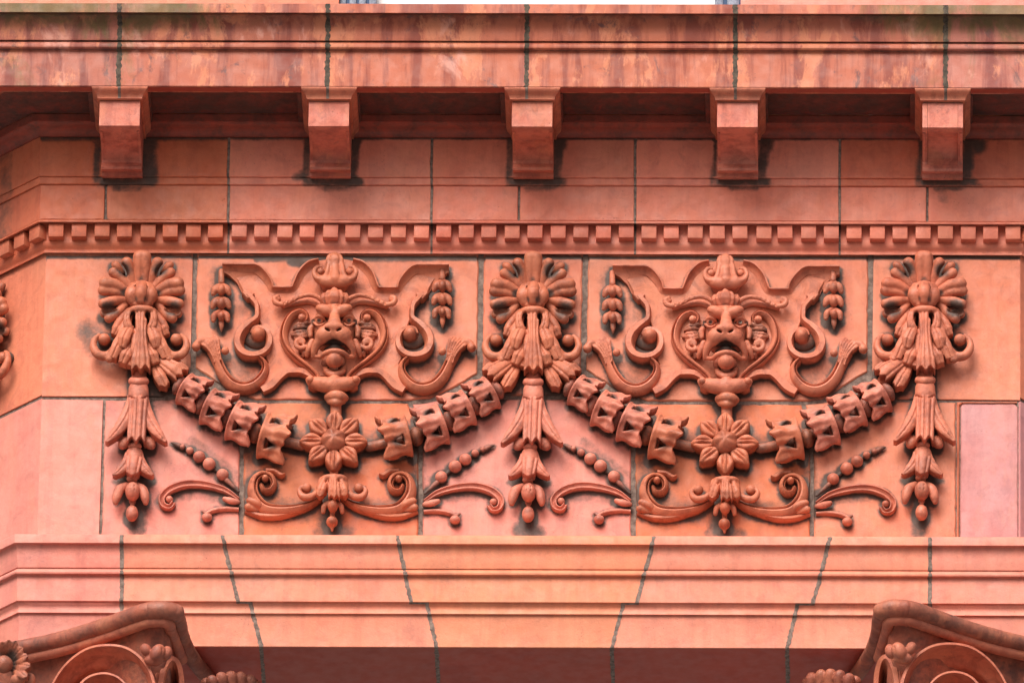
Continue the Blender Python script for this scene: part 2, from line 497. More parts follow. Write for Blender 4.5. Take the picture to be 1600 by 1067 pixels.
def terracotta(name, film=0.0, streak=0.0, moss=0.0, patch=.5, rough=.55, pits=.5, sootgain=1.0, bump=.35):
    t = NT(name)
    pos = t.n('ShaderNodeNewGeometry').outputs['Position']
    info = t.n('ShaderNodeObjectInfo')
    rnd = info.outputs['Random']
    off = t.n('ShaderNodeCombineXYZ', i0=t.math('MULTIPLY', rnd, 13.0), i1=t.math('MULTIPLY', rnd, 7.0), i2=t.math('MULTIPLY', rnd, 5.0)).outputs[0]
    vec = t.n('ShaderNodeVectorMath', _operation='ADD', i0=pos, i1=off).outputs[0]
    col = info.outputs['Color']
    # firing colour: broad lighter and deeper clouds, pink bloom
    n1 = t.noise(vec, 3.2, 5, .6, .4)
    col = t.mix(t.mp(n1, .3, .72, 0, .55 * patch), col, t.mix(1.0, col, (1.14, .86, .78), 'MULTIPLY'))
    n2 = t.noise(vec, 7.5, 6, .62, .6)
    col = t.mix(t.mp(n2, .48, .75, 0, .5 * patch), col, t.mix(1.0, col, (.80, .74, .80), 'MULTIPLY'))
    n3 = t.noise(vec, 60, 4, .7)
    col = t.mix(t.mp(n3, .35, .7, 0, .22), col, t.mix(1.0, col, (.74, .70, .70), 'MULTIPLY'))
    if film:
        f1 = t.noise(vec, 16, 6, .66, .7)
        col = t.mix(t.mp(f1, .46, .66, 0, .8 * film), col, t.mix(1.0, col, (.50, .44, .46), 'MULTIPLY'))
        f2 = t.noise(vec, 24, 5, .6, .4)
        col = t.mix(t.mp(f2, .56, .72, 0, .6 * film), col, t.mix(1.0, col, (1.30, 1.22, 1.15), 'MULTIPLY'))
    if streak:
        sv = t.scale(vec, (19.0, 19.0, 1.7))
        s1 = t.noise(sv, 1.0, 6, .62, .25)
        s2 = t.noise(t.scale(vec, (9.0, 9.0, 3.4)), 1.0, 7, .68, .25)
        s3 = t.noise(t.scale(vec, (13.0, 13.0, 9.0)), 1.0, 8, .75, .5)
        col = t.mix(t.mp(s1, .44, .62, 0, .9 * streak), col, t.mix(1.0, col, (.50, .36, .42), 'MULTIPLY'))
        col = t.mix(t.mp(s2, .53, .60, 0, .7 * streak), col, (.62, .22, .115))
        col = t.mix(t.mp(s3, .56, .67, 0, .85 * streak), col, (.14, .06, .06))
        s4 = t.noise(t.scale(vec, (9.0, 9.0, 4.0)), 1.0, 5, .6, .6)
        col = t.mix(t.mp(s4, .6, .72, 0, .65 * streak), col, (.70, .34, .27))
    # pits and specks
    vo = t.n('ShaderNodeTexVoronoi', Vector=vec, Scale=95.0, Randomness=1.0)
    sp = t.math('MULTIPLY', t.mp(vo.outputs['Distance'], .05, .16, 1, 0), t.mp(t.noise(vec, 11, 3), .52, .68))
    col = t.mix(t.math('MULTIPLY', sp, .7 * pits), col, (.10, .045, .04))
    if moss:
        xw = t.n('ShaderNodeSeparateXYZ', i0=pos)
        hz = t.mp(xw.outputs[2], zz(75, 190), zz(5, 212), 0, 1)
        mn = t.noise(t.scale(pos, (1.0, 1.0, .5)), 5.5, 6, .7, .8)
        side = t.mp(t.math('ABSOLUTE', t.math('SUBTRACT', xw.outputs[0], .1)), .45, 1.5, 0, .36)
        mm = t.mp(t.math('ADD', t.math('ADD', mn, side), t.math('MULTIPLY', hz, .22)), .86, 1.08, 0, .8 * moss)
        col = t.mix(mm, col, t.mix(t.noise(pos, 70, 3), (.075, .065, .02), (.17, .14, .045)))
    # soot and some painted shade, with ragged edges, where the stain attribute puts them
    at = t.n('ShaderNodeAttribute', _attribute_name='soot').outputs['Fac']
    base = t.math('SUBTRACT', 1.0, info.outputs['Alpha'])
    sn = t.math('ADD', t.math('MULTIPLY', t.noise(pos, 17, 6, .68, .5), .75), t.math('MULTIPLY', t.noise(pos, 90, 3, .6), .25))
    sm = t.math('ADD', t.math('ADD', at, base), t.math('MULTIPLY', t.math('SUBTRACT', sn, .5), 1.25))
    sm = t.mp(sm, .22, .92, 0, .95 * sootgain)
    col = t.mix(sm, col, t.mix(t.noise(pos, 40, 4), (.030, .023, .020), (.085, .062, .052)))
    t.put(t.b, 'Base Color', col)
    t.put(t.b, 'Roughness', t.mp(t.noise(vec, 25, 4), .3, .7, rough - .1, rough + .14))
    t.put(t.b, 'Specular IOR Level', .38)
    hh = t.math('ADD', t.math('MULTIPLY', t.noise(vec, 170, 4, .7), .5), t.math('MULTIPLY', t.noise(vec, 36, 4, .6), 1.0))
    hh = t.math('SUBTRACT', hh, t.math('MULTIPLY', sp, .8))
    bp = t.n('ShaderNodeBump', Strength=bump, Distance=.0022, Height=hh)
    t.put(t.b, 'Normal', bp.outputs[0])
    return t.m

def simple(name, c1, c2, scale=30, rough=.85, bump=.5, metallic=0.0):
    t = NT(name)
    pos = t.n('ShaderNodeNewGeometry').outputs['Position']
    n = t.noise(pos, scale, 6, .68)
    t.put(t.b, 'Base Color', t.mix(t.mp(n, .32, .7), c1, c2))
    t.put(t.b, 'Roughness', rough); t.put(t.b, 'Metallic', metallic)
    bp = t.n('ShaderNodeBump', Strength=bump, Distance=.003, Height=t.noise(pos, scale * 4, 5, .7))
    t.put(t.b, 'Normal', bp.outputs[0])
    return t.m

MWALL = terracotta('terracotta_wall', patch=1.25, streak=.2, pits=1.1, film=.3, bump=.6)
MORN = terracotta('terracotta_moulded', patch=.85, rough=.52, pits=1.0, bump=.9, film=.85)
MCOR = terracotta('terracotta_weathered', streak=1.0, moss=1.0, patch=.5, pits=.9)
MCAP = terracotta('terracotta_rough', streak=.4, patch=1.2, pits=1.3, bump=.9, film=.7)
MSOF = terracotta('soffit_shade_red', patch=1.4, pits=.2, sootgain=1.0)  # deep red with part of the soffits' shade painted in
MMOR = simple('mortar', (.10, .066, .054), (.27, .20, .168), 60)
MMOD = simple('mortar_sooty', (.034, .026, .019), (.115, .088, .064), 60)
MGRD = simple("paving", (.15, .145, .14), (.24, .23, .22), .8, .9, .2)
MBLD = simple('window_blind', (.80, .80, .82), (.9, .9, .9), 3, .6, .05)
MFRM = simple('window_paint', (.07, .09, .15), (.22, .26, .36), 60, .5, .2)

SALM = (.64, .232, .138); PINK = (.66, .265, .215); ORNG = (.60, .185, .085); PURP = (.53, .25, .255)
DEEP = (.54, .165, .09); RED = (.46, .115, .075); PEACH = (.69, .265, .172)

# ================================================================== the setting
gm = bpy.data.meshes.new('ground')
gm.from_pydata([(-1500, -1500, 0), (1500, -1500, 0), (1500, 1500, 0), (-1500, 1500, 0)], [], [(0, 1, 2, 3)])
ground = finish('ground', gm, MGRD, smooth=False)
tag(ground, kind='structure')

def rel(parent, pts, d):
    O = parent.location
    return [(((p := P(x, y, d)).x - O.x) / U, (p.z - O.z) / U) for x, y in pts]

# ---- soot strokes on the frieze face: (x0, y0, x1, y1, radius, strength) in photo points
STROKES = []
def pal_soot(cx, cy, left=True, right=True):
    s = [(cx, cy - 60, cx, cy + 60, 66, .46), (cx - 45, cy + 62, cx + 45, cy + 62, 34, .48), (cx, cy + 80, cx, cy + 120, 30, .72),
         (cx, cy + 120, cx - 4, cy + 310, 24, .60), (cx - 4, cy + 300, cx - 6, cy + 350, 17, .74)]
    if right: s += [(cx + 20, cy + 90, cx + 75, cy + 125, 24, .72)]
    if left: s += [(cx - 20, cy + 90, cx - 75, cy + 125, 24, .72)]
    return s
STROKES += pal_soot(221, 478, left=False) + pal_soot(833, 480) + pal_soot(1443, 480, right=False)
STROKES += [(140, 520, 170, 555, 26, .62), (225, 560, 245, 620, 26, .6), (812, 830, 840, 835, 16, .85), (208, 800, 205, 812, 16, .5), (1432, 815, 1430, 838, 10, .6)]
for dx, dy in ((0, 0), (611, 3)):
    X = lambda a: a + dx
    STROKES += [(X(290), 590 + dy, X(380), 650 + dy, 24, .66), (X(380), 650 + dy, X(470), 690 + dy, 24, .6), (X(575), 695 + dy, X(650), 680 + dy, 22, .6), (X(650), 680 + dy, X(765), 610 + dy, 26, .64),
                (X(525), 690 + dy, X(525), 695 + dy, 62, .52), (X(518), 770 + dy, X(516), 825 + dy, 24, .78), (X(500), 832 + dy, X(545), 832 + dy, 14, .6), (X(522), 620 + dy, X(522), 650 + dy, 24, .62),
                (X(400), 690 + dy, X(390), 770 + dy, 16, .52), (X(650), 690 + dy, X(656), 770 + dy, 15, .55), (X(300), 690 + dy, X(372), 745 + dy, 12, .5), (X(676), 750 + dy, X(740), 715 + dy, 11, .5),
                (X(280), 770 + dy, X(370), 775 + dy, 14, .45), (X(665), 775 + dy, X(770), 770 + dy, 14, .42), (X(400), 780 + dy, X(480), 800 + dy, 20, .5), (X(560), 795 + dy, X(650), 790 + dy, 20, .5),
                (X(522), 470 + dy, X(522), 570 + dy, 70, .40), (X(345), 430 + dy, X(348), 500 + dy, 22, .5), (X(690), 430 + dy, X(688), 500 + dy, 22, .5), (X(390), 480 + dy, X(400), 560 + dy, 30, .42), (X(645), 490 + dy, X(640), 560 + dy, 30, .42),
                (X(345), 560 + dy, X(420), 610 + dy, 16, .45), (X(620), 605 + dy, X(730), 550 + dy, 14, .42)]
STROKES += [(455, 408, 485, 412, 9, 1.0), (540, 406, 745, 404, 5, .8), (400, 406, 520, 404, 5, .8), (0, 470, 12, 580, 14, .8), (0, 440, 60, 415, 12, .6), (1080, 404, 1200, 404, 4, .7), (70, 402, 1594, 403.5, 3.2, 1.0)]  # last stroke draws the dark line under the dentil moulding
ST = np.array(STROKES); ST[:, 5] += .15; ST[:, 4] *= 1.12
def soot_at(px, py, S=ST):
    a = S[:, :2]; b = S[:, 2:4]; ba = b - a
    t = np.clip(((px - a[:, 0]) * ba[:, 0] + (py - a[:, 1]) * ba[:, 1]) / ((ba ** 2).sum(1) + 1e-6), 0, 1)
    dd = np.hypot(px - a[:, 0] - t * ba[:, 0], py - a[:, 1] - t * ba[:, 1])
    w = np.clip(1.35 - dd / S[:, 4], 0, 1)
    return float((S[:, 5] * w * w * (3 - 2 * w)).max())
def project(w):
    v = w - EYE
    f = v.dot(FWD)
    F = 500.0 * DIST
    return 800 + F * v.dot(RGT) / f, 533.5 - F * v.dot(UPV) / f

# ---- frieze wall
frieze = empty('frieze_wall', P(800, 850, 0), 'flat salmon terracotta frieze wall of large jointed blocks carrying the relief ornament', 'wall')
def fstain(x, z):
    w = Vector((x * U, 0, z * U)) + frieze.location
    px, py = project(w)
    return soot_at(px, py)
FB = [  # outline in photo points, colour
    ([(74, 396), (301.5, 396), (297.5, 583), (272, 612), (254, 619), (71, 619)], SALM),
    ([(308, 396), (747.5, 396), (745.5, 583), (716, 601), (672, 622), (640, 625), (400, 624), (352, 606), (306, 574)], SALM),
    ([(756, 396), (911, 396), (906.5, 581), (893, 606), (872, 617), (773, 617), (757, 604), (754, 585)], (.65, .225, .135)),
    ([(919, 396), (1356.5, 396), (1355, 580), (1322, 600), (1284, 623), (1256, 626), (1012, 626), (962, 608), (916, 577)], SALM),
    ([(1365, 396), (1593, 396), (1590, 625), (1398, 623), (1372, 612), (1362.5, 592)], SALM),
    ([(71, 624), (161, 625), (154, 860), (65, 860)], PINK),
    ([(165, 625), (262, 625), (302, 612), (374, 668), (373, 860), (158.5, 860)], PINK),
    ([(404, 629), (637, 630), (654, 676), (653, 860), (381, 860), (381, 690)], ORNG),
    ([(645, 631), (672, 628), (760, 613), (780, 624), (876, 624), (905, 616), (986, 690), (985, 860), (661, 860), (660, 690)], PINK),
    ([(1014, 631), (1252, 632), (1266, 680), (1265, 860), (994, 860), (993, 700)], ORNG),
    ([(1259, 632), (1286, 629), (1368, 612), (1392, 627), (1493, 628.5), (1493.5, 860), (1272, 860), (1272, 690)], SALM),
]
for poly, col in FB:
    q_ = rel(frieze, poly, 0)
    q_ = [((XL - frieze.location.x) / U if x < 76 else (XR - frieze.location.x) / U if x > 1588 else p_[0], p_[1]) for (x, y), p_ in zip(poly, q_)]
    end_ = any(x < 76 or x > 1588 for x, y in poly)
    block('terracotta_block', q_, 0, 34, MWALL, frieze, col, stain=fstain, jit=.12 if end_ else .75, grid=3.2, bevel=.35 if end_ else 1.6)
# framed lilac patch at the right end
block('terracotta_block', rel(frieze, [(1501, 634), (1505, 630), (1585, 630), (1590.5, 636), (1590.5, 860), (1500, 860)], -1.0), -1.0, 34, MWALL, frieze, PURP, stain=fstain, jit=.4)
block('patch_frame', rel(frieze, [(1495, 627.5), (1589, 627.5), (1589, 629), (1503.5, 629.4), (1499.3, 633.5), (1498.6, 860), (1495, 860)], 1), 1, 30, MWALL, frieze, DEEP, jit=.3)
# returns at both ends, turned back by 45 degrees
def ret_place(side, parent, d0):
    O = parent.location
    X0 = (XL if side < 0 else XR)
    def f(a, z, dd):
        e = dd - d0
        x = X0 + side * (d0 * U * T22 + a * U * S45 + e * U * S45)
        y = -d0 * U + a * U * S45 - e * U * S45
        return (x - O.x, y - O.y, z * U)
    return f
zr = lambda parent, py, d: (zz(py, d) - parent.location.z) / U
def rstain(x, z):
    return max(0, .75 - abs(x - 88) / 38 - abs(z - zr(frieze, 520, 0)) / 160) + max(0, .5 - abs(z - zr(frieze, 402, 0)) / 30)
for side in (-1, 1):
    pl = ret_place(side, frieze, 0)
    sg = rstain if side < 0 else None
    block('terracotta_block', [(0, zr(frieze, 394, 0)), (330, zr(frieze, 394, 0)), (330, zr(frieze, 619, 0)), (0, zr(frieze, 619, 0))], 0, 30, MWALL, frieze, SALM, place=pl, stain=sg, bevel=.4, jit=.1)
    block('terracotta_block', [(0, zr(frieze, 624.5, 0)), (330, zr(frieze, 624.5, 0)), (330, zr(frieze, 860, 0)), (0, zr(frieze, 860, 0))], 0, 30, MWALL, frieze, PINK if side < 0 else PURP, place=pl, bevel=.4, jit=.1)
mb = extrude('mortar_bed', [(-2.6 * U, zz(390, -3)), (-2.6 * U, zz(870, -3)), (-40 * U, zz(870, -3)), (-40 * U, zz(390, -3))], [st_l(.8), st_l(0), st_r(0), st_r(.8)], MMOR, frieze, None)

# ---- dentil course
dent = empty('dentil_course', P(800, 402, 0), 'long course of small square terracotta dentils above the frieze', 'moulding')
JX = [357, 674.5, 992.5, 1312]
JC = [(.54, .155, .08), (.66, .235, .16), (.60, .19, .125), (.66, .225, .15), (.65, .215, .14)]
def pf(lst):
    return [(d * U, zz(py, d)) for py, d in lst]
D_PROF = pf([(345.2, 27), (346, 28.5), (348.4, 28.5), (348.9, 24.5), (350, 24), (350.6, 11), (378, 10), (380, 10.4), (383, 10), (387, 8.2), (390, 6), (392, 5), (393.2, 5), (393.6, 6.5), (396.6, 6.5), (397.6, 2.5), (398.2, -30)]) + [(-30 * U, zz(345.2, 27))]
def jgap(px, py, d, w=1.7):
    a = P(px, py, d).x
    return st_x(a - w * U), st_x(a + w * U)
def course(parent, prof, joints, name, mat, cols, py, d, w=1.7, end=.6, soot=0.0, sharp=35, darkp=None):
    edges = [[st_l(end), st_l(0)]]
    out = []
    for j in joints:
        a, b = jgap(j, py, d, w)
        edges[-1].append(a); edges.append([b])
    edges[-1] += [st_r(0), st_r(end)]
    for e, c in zip(edges, cols):
        out.append(extrude(name, prof, e, mat, parent, c, soot, sharp, darkp=darkp))
    return out
dblocks = course(dent, D_PROF, JX, 'dentil_moulding', MWALL, JC, 370, 10, darkp=[0, 0, 0, 0, .2, .3, .12, .1, .1, .1, .15, .25, .3, .1, .1, .7, .9, .9])  # darker in the hollows and along the bottom edge
def mortar_fill(parent, prof, joints, py, d, w=5.0, off=-.8, name='mortar_joint', mat=MMOR):
    """ragged mortar strip following the moulding"""
    for j in joints:
        pp = []
        for (a, b) in zip(prof[:-1], prof[1:]):
            L = math.hypot(a[0] - b[0], a[1] - b[1]) / U
            n = max(1, int(L / 3.0))
            pp += [(a[0] + (b[0] - a[0]) * k / n, a[1] + (b[1] - a[1]) * k / n) for k in range(n)]
        pp.append(prof[-1])
        pp = [(dd + off * U, z - off * U * .4) for dd, z in pp]
        jl = [w / 2 * (1 + random.gauss(0, .22)) + random.uniform(0, .8) for _ in pp]; jr = [w / 2 * (1 + random.gauss(0, .22)) + random.uniform(0, .8) for _ in pp]
        if callable(j): xc = j
        else:
            x0 = P(j, py, d).x
            xc = lambda dd, z, x0=x0: x0
        extrude(name, pp, [lambda dd, z, i: (xc(dd, z) - jl[i] * U, -dd), lambda dd, z, i: (xc(dd, z) + jr[i] * U, -dd)], mat, parent, None, close=False, sharp=60)
mortar_fill(dent, D_PROF[:-1], JX, 370, 10, 5.5, -.6)
dme = None
def dentil_mesh():
    z0, z1 = zz(350.2, 23) - dent.location.z, zz(371.5, 23) - dent.location.z
    return box_mesh('dentil', (-11.8 * U, -23.2 * U, z1), (11.8 * U, -6 * U, z0 - .002), .0016)
dme = dentil_mesh()
for k in range(43):
    px = 88 + 35.62 * k
    w = P(px, 361, 23)
    jb = sum(px > j for j in JX)
    o = finish('dentil', dme if k == 0 else dme, MWALL, dent, JC[jb]) if k == 0 else None
    if o is None:
        o = d0.copy(); C.objects.link(o); c = JC[jb]; o.color = (*c, 1)
    else: d0 = o
    o.location = (w.x - dent.location.x + random.gauss(0, .0006), random.gauss(0, .0008), random.gauss(0, .0006))
    v = random.uniform(.92, 1.08); c = JC[jb]
    o.color = (c[0] * v, c[1] * v, c[2] * v, 1 - (.36 if k in (2, 1) else random.choice((0, .05, .12, .2))))
    o.rotation_euler = (random.gauss(0, .012), random.gauss(0, .012), random.gauss(0, .012))
    pb = dblocks[jb]; o.parent = pb
for side in (-1, 1):
    for k in range(7):
        o = d0.copy(); C.objects.link(o)
        t = (14 + 35.62 * k) * U
        d = 23.2 * U
        xx = (XL - d * T22 - t * S45) if side < 0 else (XR + d * T22 + t * S45)
        yy = -d + t * S45
        ang = -math.radians(45) if side < 0 else math.radians(45)
        o.rotation_euler = (0, 0, ang)
        off = Vector((0, 23.2 * U, 0)); off.rotate(Matrix.Rotation(ang, 3, 'Z'))
        o.location = (xx + off.x - dent.location.x, yy + off.y - dent.location.y, 0)
        o.color = (*(DEEP if side < 0 else SALM), 1); o.parent = dblocks[0 if side < 0 else -1]

# ---- wall band between dentils and cornice
band = empty('wall_band', P(800, 345, 27), 'plain terracotta wall band of wide blocks with two incised lines between dentils and brackets', 'wall')
band.location.y = 0
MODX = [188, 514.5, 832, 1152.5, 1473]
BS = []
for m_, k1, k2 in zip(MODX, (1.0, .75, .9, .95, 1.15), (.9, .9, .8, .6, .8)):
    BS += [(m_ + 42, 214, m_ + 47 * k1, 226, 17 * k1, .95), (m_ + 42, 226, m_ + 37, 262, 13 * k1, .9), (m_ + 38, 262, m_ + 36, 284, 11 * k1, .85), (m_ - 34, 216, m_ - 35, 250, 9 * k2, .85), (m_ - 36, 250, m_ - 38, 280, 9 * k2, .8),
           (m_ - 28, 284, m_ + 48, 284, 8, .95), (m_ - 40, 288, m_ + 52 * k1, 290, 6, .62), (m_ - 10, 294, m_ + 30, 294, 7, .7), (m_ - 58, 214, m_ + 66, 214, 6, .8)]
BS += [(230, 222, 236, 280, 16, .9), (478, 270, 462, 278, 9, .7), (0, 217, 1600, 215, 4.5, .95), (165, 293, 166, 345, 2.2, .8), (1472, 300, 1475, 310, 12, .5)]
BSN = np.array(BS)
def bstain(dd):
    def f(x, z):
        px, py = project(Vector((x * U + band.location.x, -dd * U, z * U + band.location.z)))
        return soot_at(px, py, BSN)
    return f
def row(y0, y1, d, joints, cols, lean=0.0):
    xs = [None] + joints + [None]
    for i in range(len(xs) - 1):
        c = cols[i % len(cols)]
        v = random.uniform(.95, 1.05)
        cc = tuple(a * v for a in c)
        O = band.location
        za, zb = (zz(y0, d) - O.z) / U, (zz(y1, d) - O.z) / U
        xa = (XL - d * U * T22 - O.x) / U if xs[i] is None else (P(xs[i], (y0 + y1) / 2, d).x - O.x) / U + 1.8
        xb = (XR + d * U * T22 - O.x) / U if xs[i + 1] is None else (P(xs[i + 1], (y0 + y1) / 2, d).x - O.x) / U - 1.8
        block('terracotta_block', [(xa, za), (xb, za), (xb, zb), (xa, zb)], d, 24, MWALL, band, cc, stain=bstain(d), jit=.35, grid=6, bevel=.9)
    for side in (-1, 1):
        pl = ret_place(side, band, d)
        block('terracotta_block', [(0, zr(band, y0, d)), (330, zr(band, y0, d)), (330, zr(band, y1, d)), (0, zr(band, y1, d))], d, 24, MWALL, band, cols[0 if side < 0 else -1], place=pl, bevel=.3, jit=.1, stain=(lambda x, z: .5 if x > 60 else .15) if side < 0 else None)
BC = [(.58, .165, .082), (.68, .245, .17), (.66, .22, .145), (.71, .26, .185), (.60, .17, .10)]
row(216, 277.2, 33, JX, BC)
row(278.4, 289.2, 30.5, JX, BC)
row(290.4, 344.8, 27, [165, 357, 674.5, 811, 992.5, 1312, 1449], [DEEP, DEEP, (.63, .215, .145), (.62, .205, .14), (.63, .215, .145), (.64, .215, .145), (.65, .22, .15), (.65, .22, .15)])
extrude('mortar_bed', [(24 * U, zz(215, 24)), (24 * U, zz(345, 24)), (-30 * U, zz(345, 24)), (-30 * U, zz(215, 24))], [st_l(.6), st_l(0), st_r(0), st_r(.6)], MMOR, band, None)
for j in [357, 674.5, 992.5, 1312]:
    mortar_fill(band, [(33 * U, zz(216, 33)), (33 * U, zz(277, 33)), (30.5 * U, zz(278.6, 30.5)), (30.5 * U, zz(289, 30.5)), (27 * U, zz(290.6, 27)), (27 * U, zz(345, 27))], [j], 280, 30, 4.2, -.8)

# ---- cornice: bed moulding, soffit, corona, bead and crowning moulding
corn = empty('cornice', P(800, 217, 33), 'deep projecting weather-streaked terracotta cornice with dark mortar joints and moss', 'cornice')
z_s = zz(137, 176)                                   # level of the drip lip
z_c = z_s + 13 * U
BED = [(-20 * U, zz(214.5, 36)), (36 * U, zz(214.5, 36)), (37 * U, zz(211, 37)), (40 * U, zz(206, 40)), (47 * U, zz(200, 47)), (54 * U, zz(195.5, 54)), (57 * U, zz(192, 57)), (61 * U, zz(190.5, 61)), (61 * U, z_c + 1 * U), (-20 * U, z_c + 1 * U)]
course(corn, BED, [], 'bed_moulding', MSOF, [(.38, .078, .05)], 200, 45, soot=.52)  # red and soot also carry the shade below the cornice
COR = [(61 * U, z_c + 3 * U), (146 * U, z_c + 3 * U), (150 * U, z_s + 8 * U), (154 * U, z_s + 2 * U), (160 * U, z_s + 2 * U), (162 * U, z_s), (176 * U, z_s), (177 * U, z_s + 1.2 * U)]
FACE = [(136, 177), (81.5, 176), (80.2, 178), (78.8, 178.6), (77.6, 182), (75, 184), (72, 184.6), (69, 183.6), (67.2, 181), (66.2, 180), (65.2, 181), (64.4, 185), (62.8, 185.6), (52, 186.4), (40, 189), (30, 193.6), (25, 198), (22.6, 203), (21.6, 210.5), (20.9, 212), (7, 212)]
CORO = COR + [(d * U, zz(py, d)) for py, d in FACE[1:]] + [(200 * U, zz(6, 212) + 1.5 * U), (30 * U, zz(6, 212) + 26 * U), (30 * U, z_c + 3 * U)]
CJ = [186.5, 512, 823, 1149, 1477.5]
CC = [(.40, .13, .09), (.43, .13, .08), (.46, .135, .076), (.47, .138, .076), (.46, .14, .085), (.44, .152, .112)]
csoot_shade = [0] * len(COR) + [{80.2: .5, 78.8: .6, 67.2: .5, 66.2: .7, 65.2: .5, 40: .12, 30: .38, 25: .55, 22.6: .72, 21.6: .6}.get(py, 0.0) for py, d in FACE[1:]] + [0, 0, 0]  # soot stains plus painted shade on the undersides of fillet and bead
course(corn, CORO, CJ, 'cornice_block', MCOR, CC, 80, 180, 2.2, end=.9, darkp=csoot_shade)
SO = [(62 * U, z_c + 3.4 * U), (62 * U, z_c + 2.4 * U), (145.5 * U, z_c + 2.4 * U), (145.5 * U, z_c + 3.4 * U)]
course(corn, SO, CJ, 'soffit_panel', MSOF, [(.30, .058, .042)] * 6, 150, 110, .4, soot=.72)  # heavy soot also stands for the deep shade under the cornice
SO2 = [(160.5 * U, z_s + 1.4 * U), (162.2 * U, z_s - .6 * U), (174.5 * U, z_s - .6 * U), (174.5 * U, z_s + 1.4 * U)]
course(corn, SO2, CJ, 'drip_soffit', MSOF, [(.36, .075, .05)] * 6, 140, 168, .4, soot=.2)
mortar_fill(corn, CORO[1:-2], CJ, 80, 180, 6.5, .35, mat=MMOD)
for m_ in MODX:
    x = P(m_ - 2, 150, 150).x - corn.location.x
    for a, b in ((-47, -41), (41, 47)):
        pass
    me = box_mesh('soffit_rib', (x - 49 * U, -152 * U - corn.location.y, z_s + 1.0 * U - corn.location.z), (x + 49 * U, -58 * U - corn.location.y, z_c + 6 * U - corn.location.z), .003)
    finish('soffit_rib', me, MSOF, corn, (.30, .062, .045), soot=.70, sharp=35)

# ---- modillion brackets
GM = 'brackets under the cornice'
MLAB = ['leftmost scrolled terracotta bracket under the cornice, with soot beside it', 'second scrolled bracket from the left under the cornice', 'middle one of the five scrolled brackets under the cornice',
        'fourth scrolled bracket from the left under the cornice', 'rightmost cornice bracket with a hollowed underside panel']
z_m = zz(159.5, 158)
def mod_side(hollow=0.0):
    A = [(158, zz(198, 158)), (157, zz(199, 157)), (141, zz(206.3, 141))]
    A += [(d, zz(py, d) + hollow * h * U) for py, d, h in [(209, 136, .2), (214, 126, .9), (222, 106, 1), (232, 86, 1), (243, 69, 1), (251, 61, .8), (256, 59.5, .2)]]
    A += [(d, zz(py, d)) for py, d in [(258.5, 62), (262, 64), (266, 62), (268.6, 55), (269.6, 46), (270.6, 43), (276.5, 42), (280, 36), (280.5, 20)]]
    return [(d * U, z) for d, z in A]
def strip_solid(name, prof, x0, x1, parent, mat, color, sharp=35, soot=0):
    return extrude(name, prof, [st_x(x0), st_x(x1)], mat, parent, color, soot, sharp)
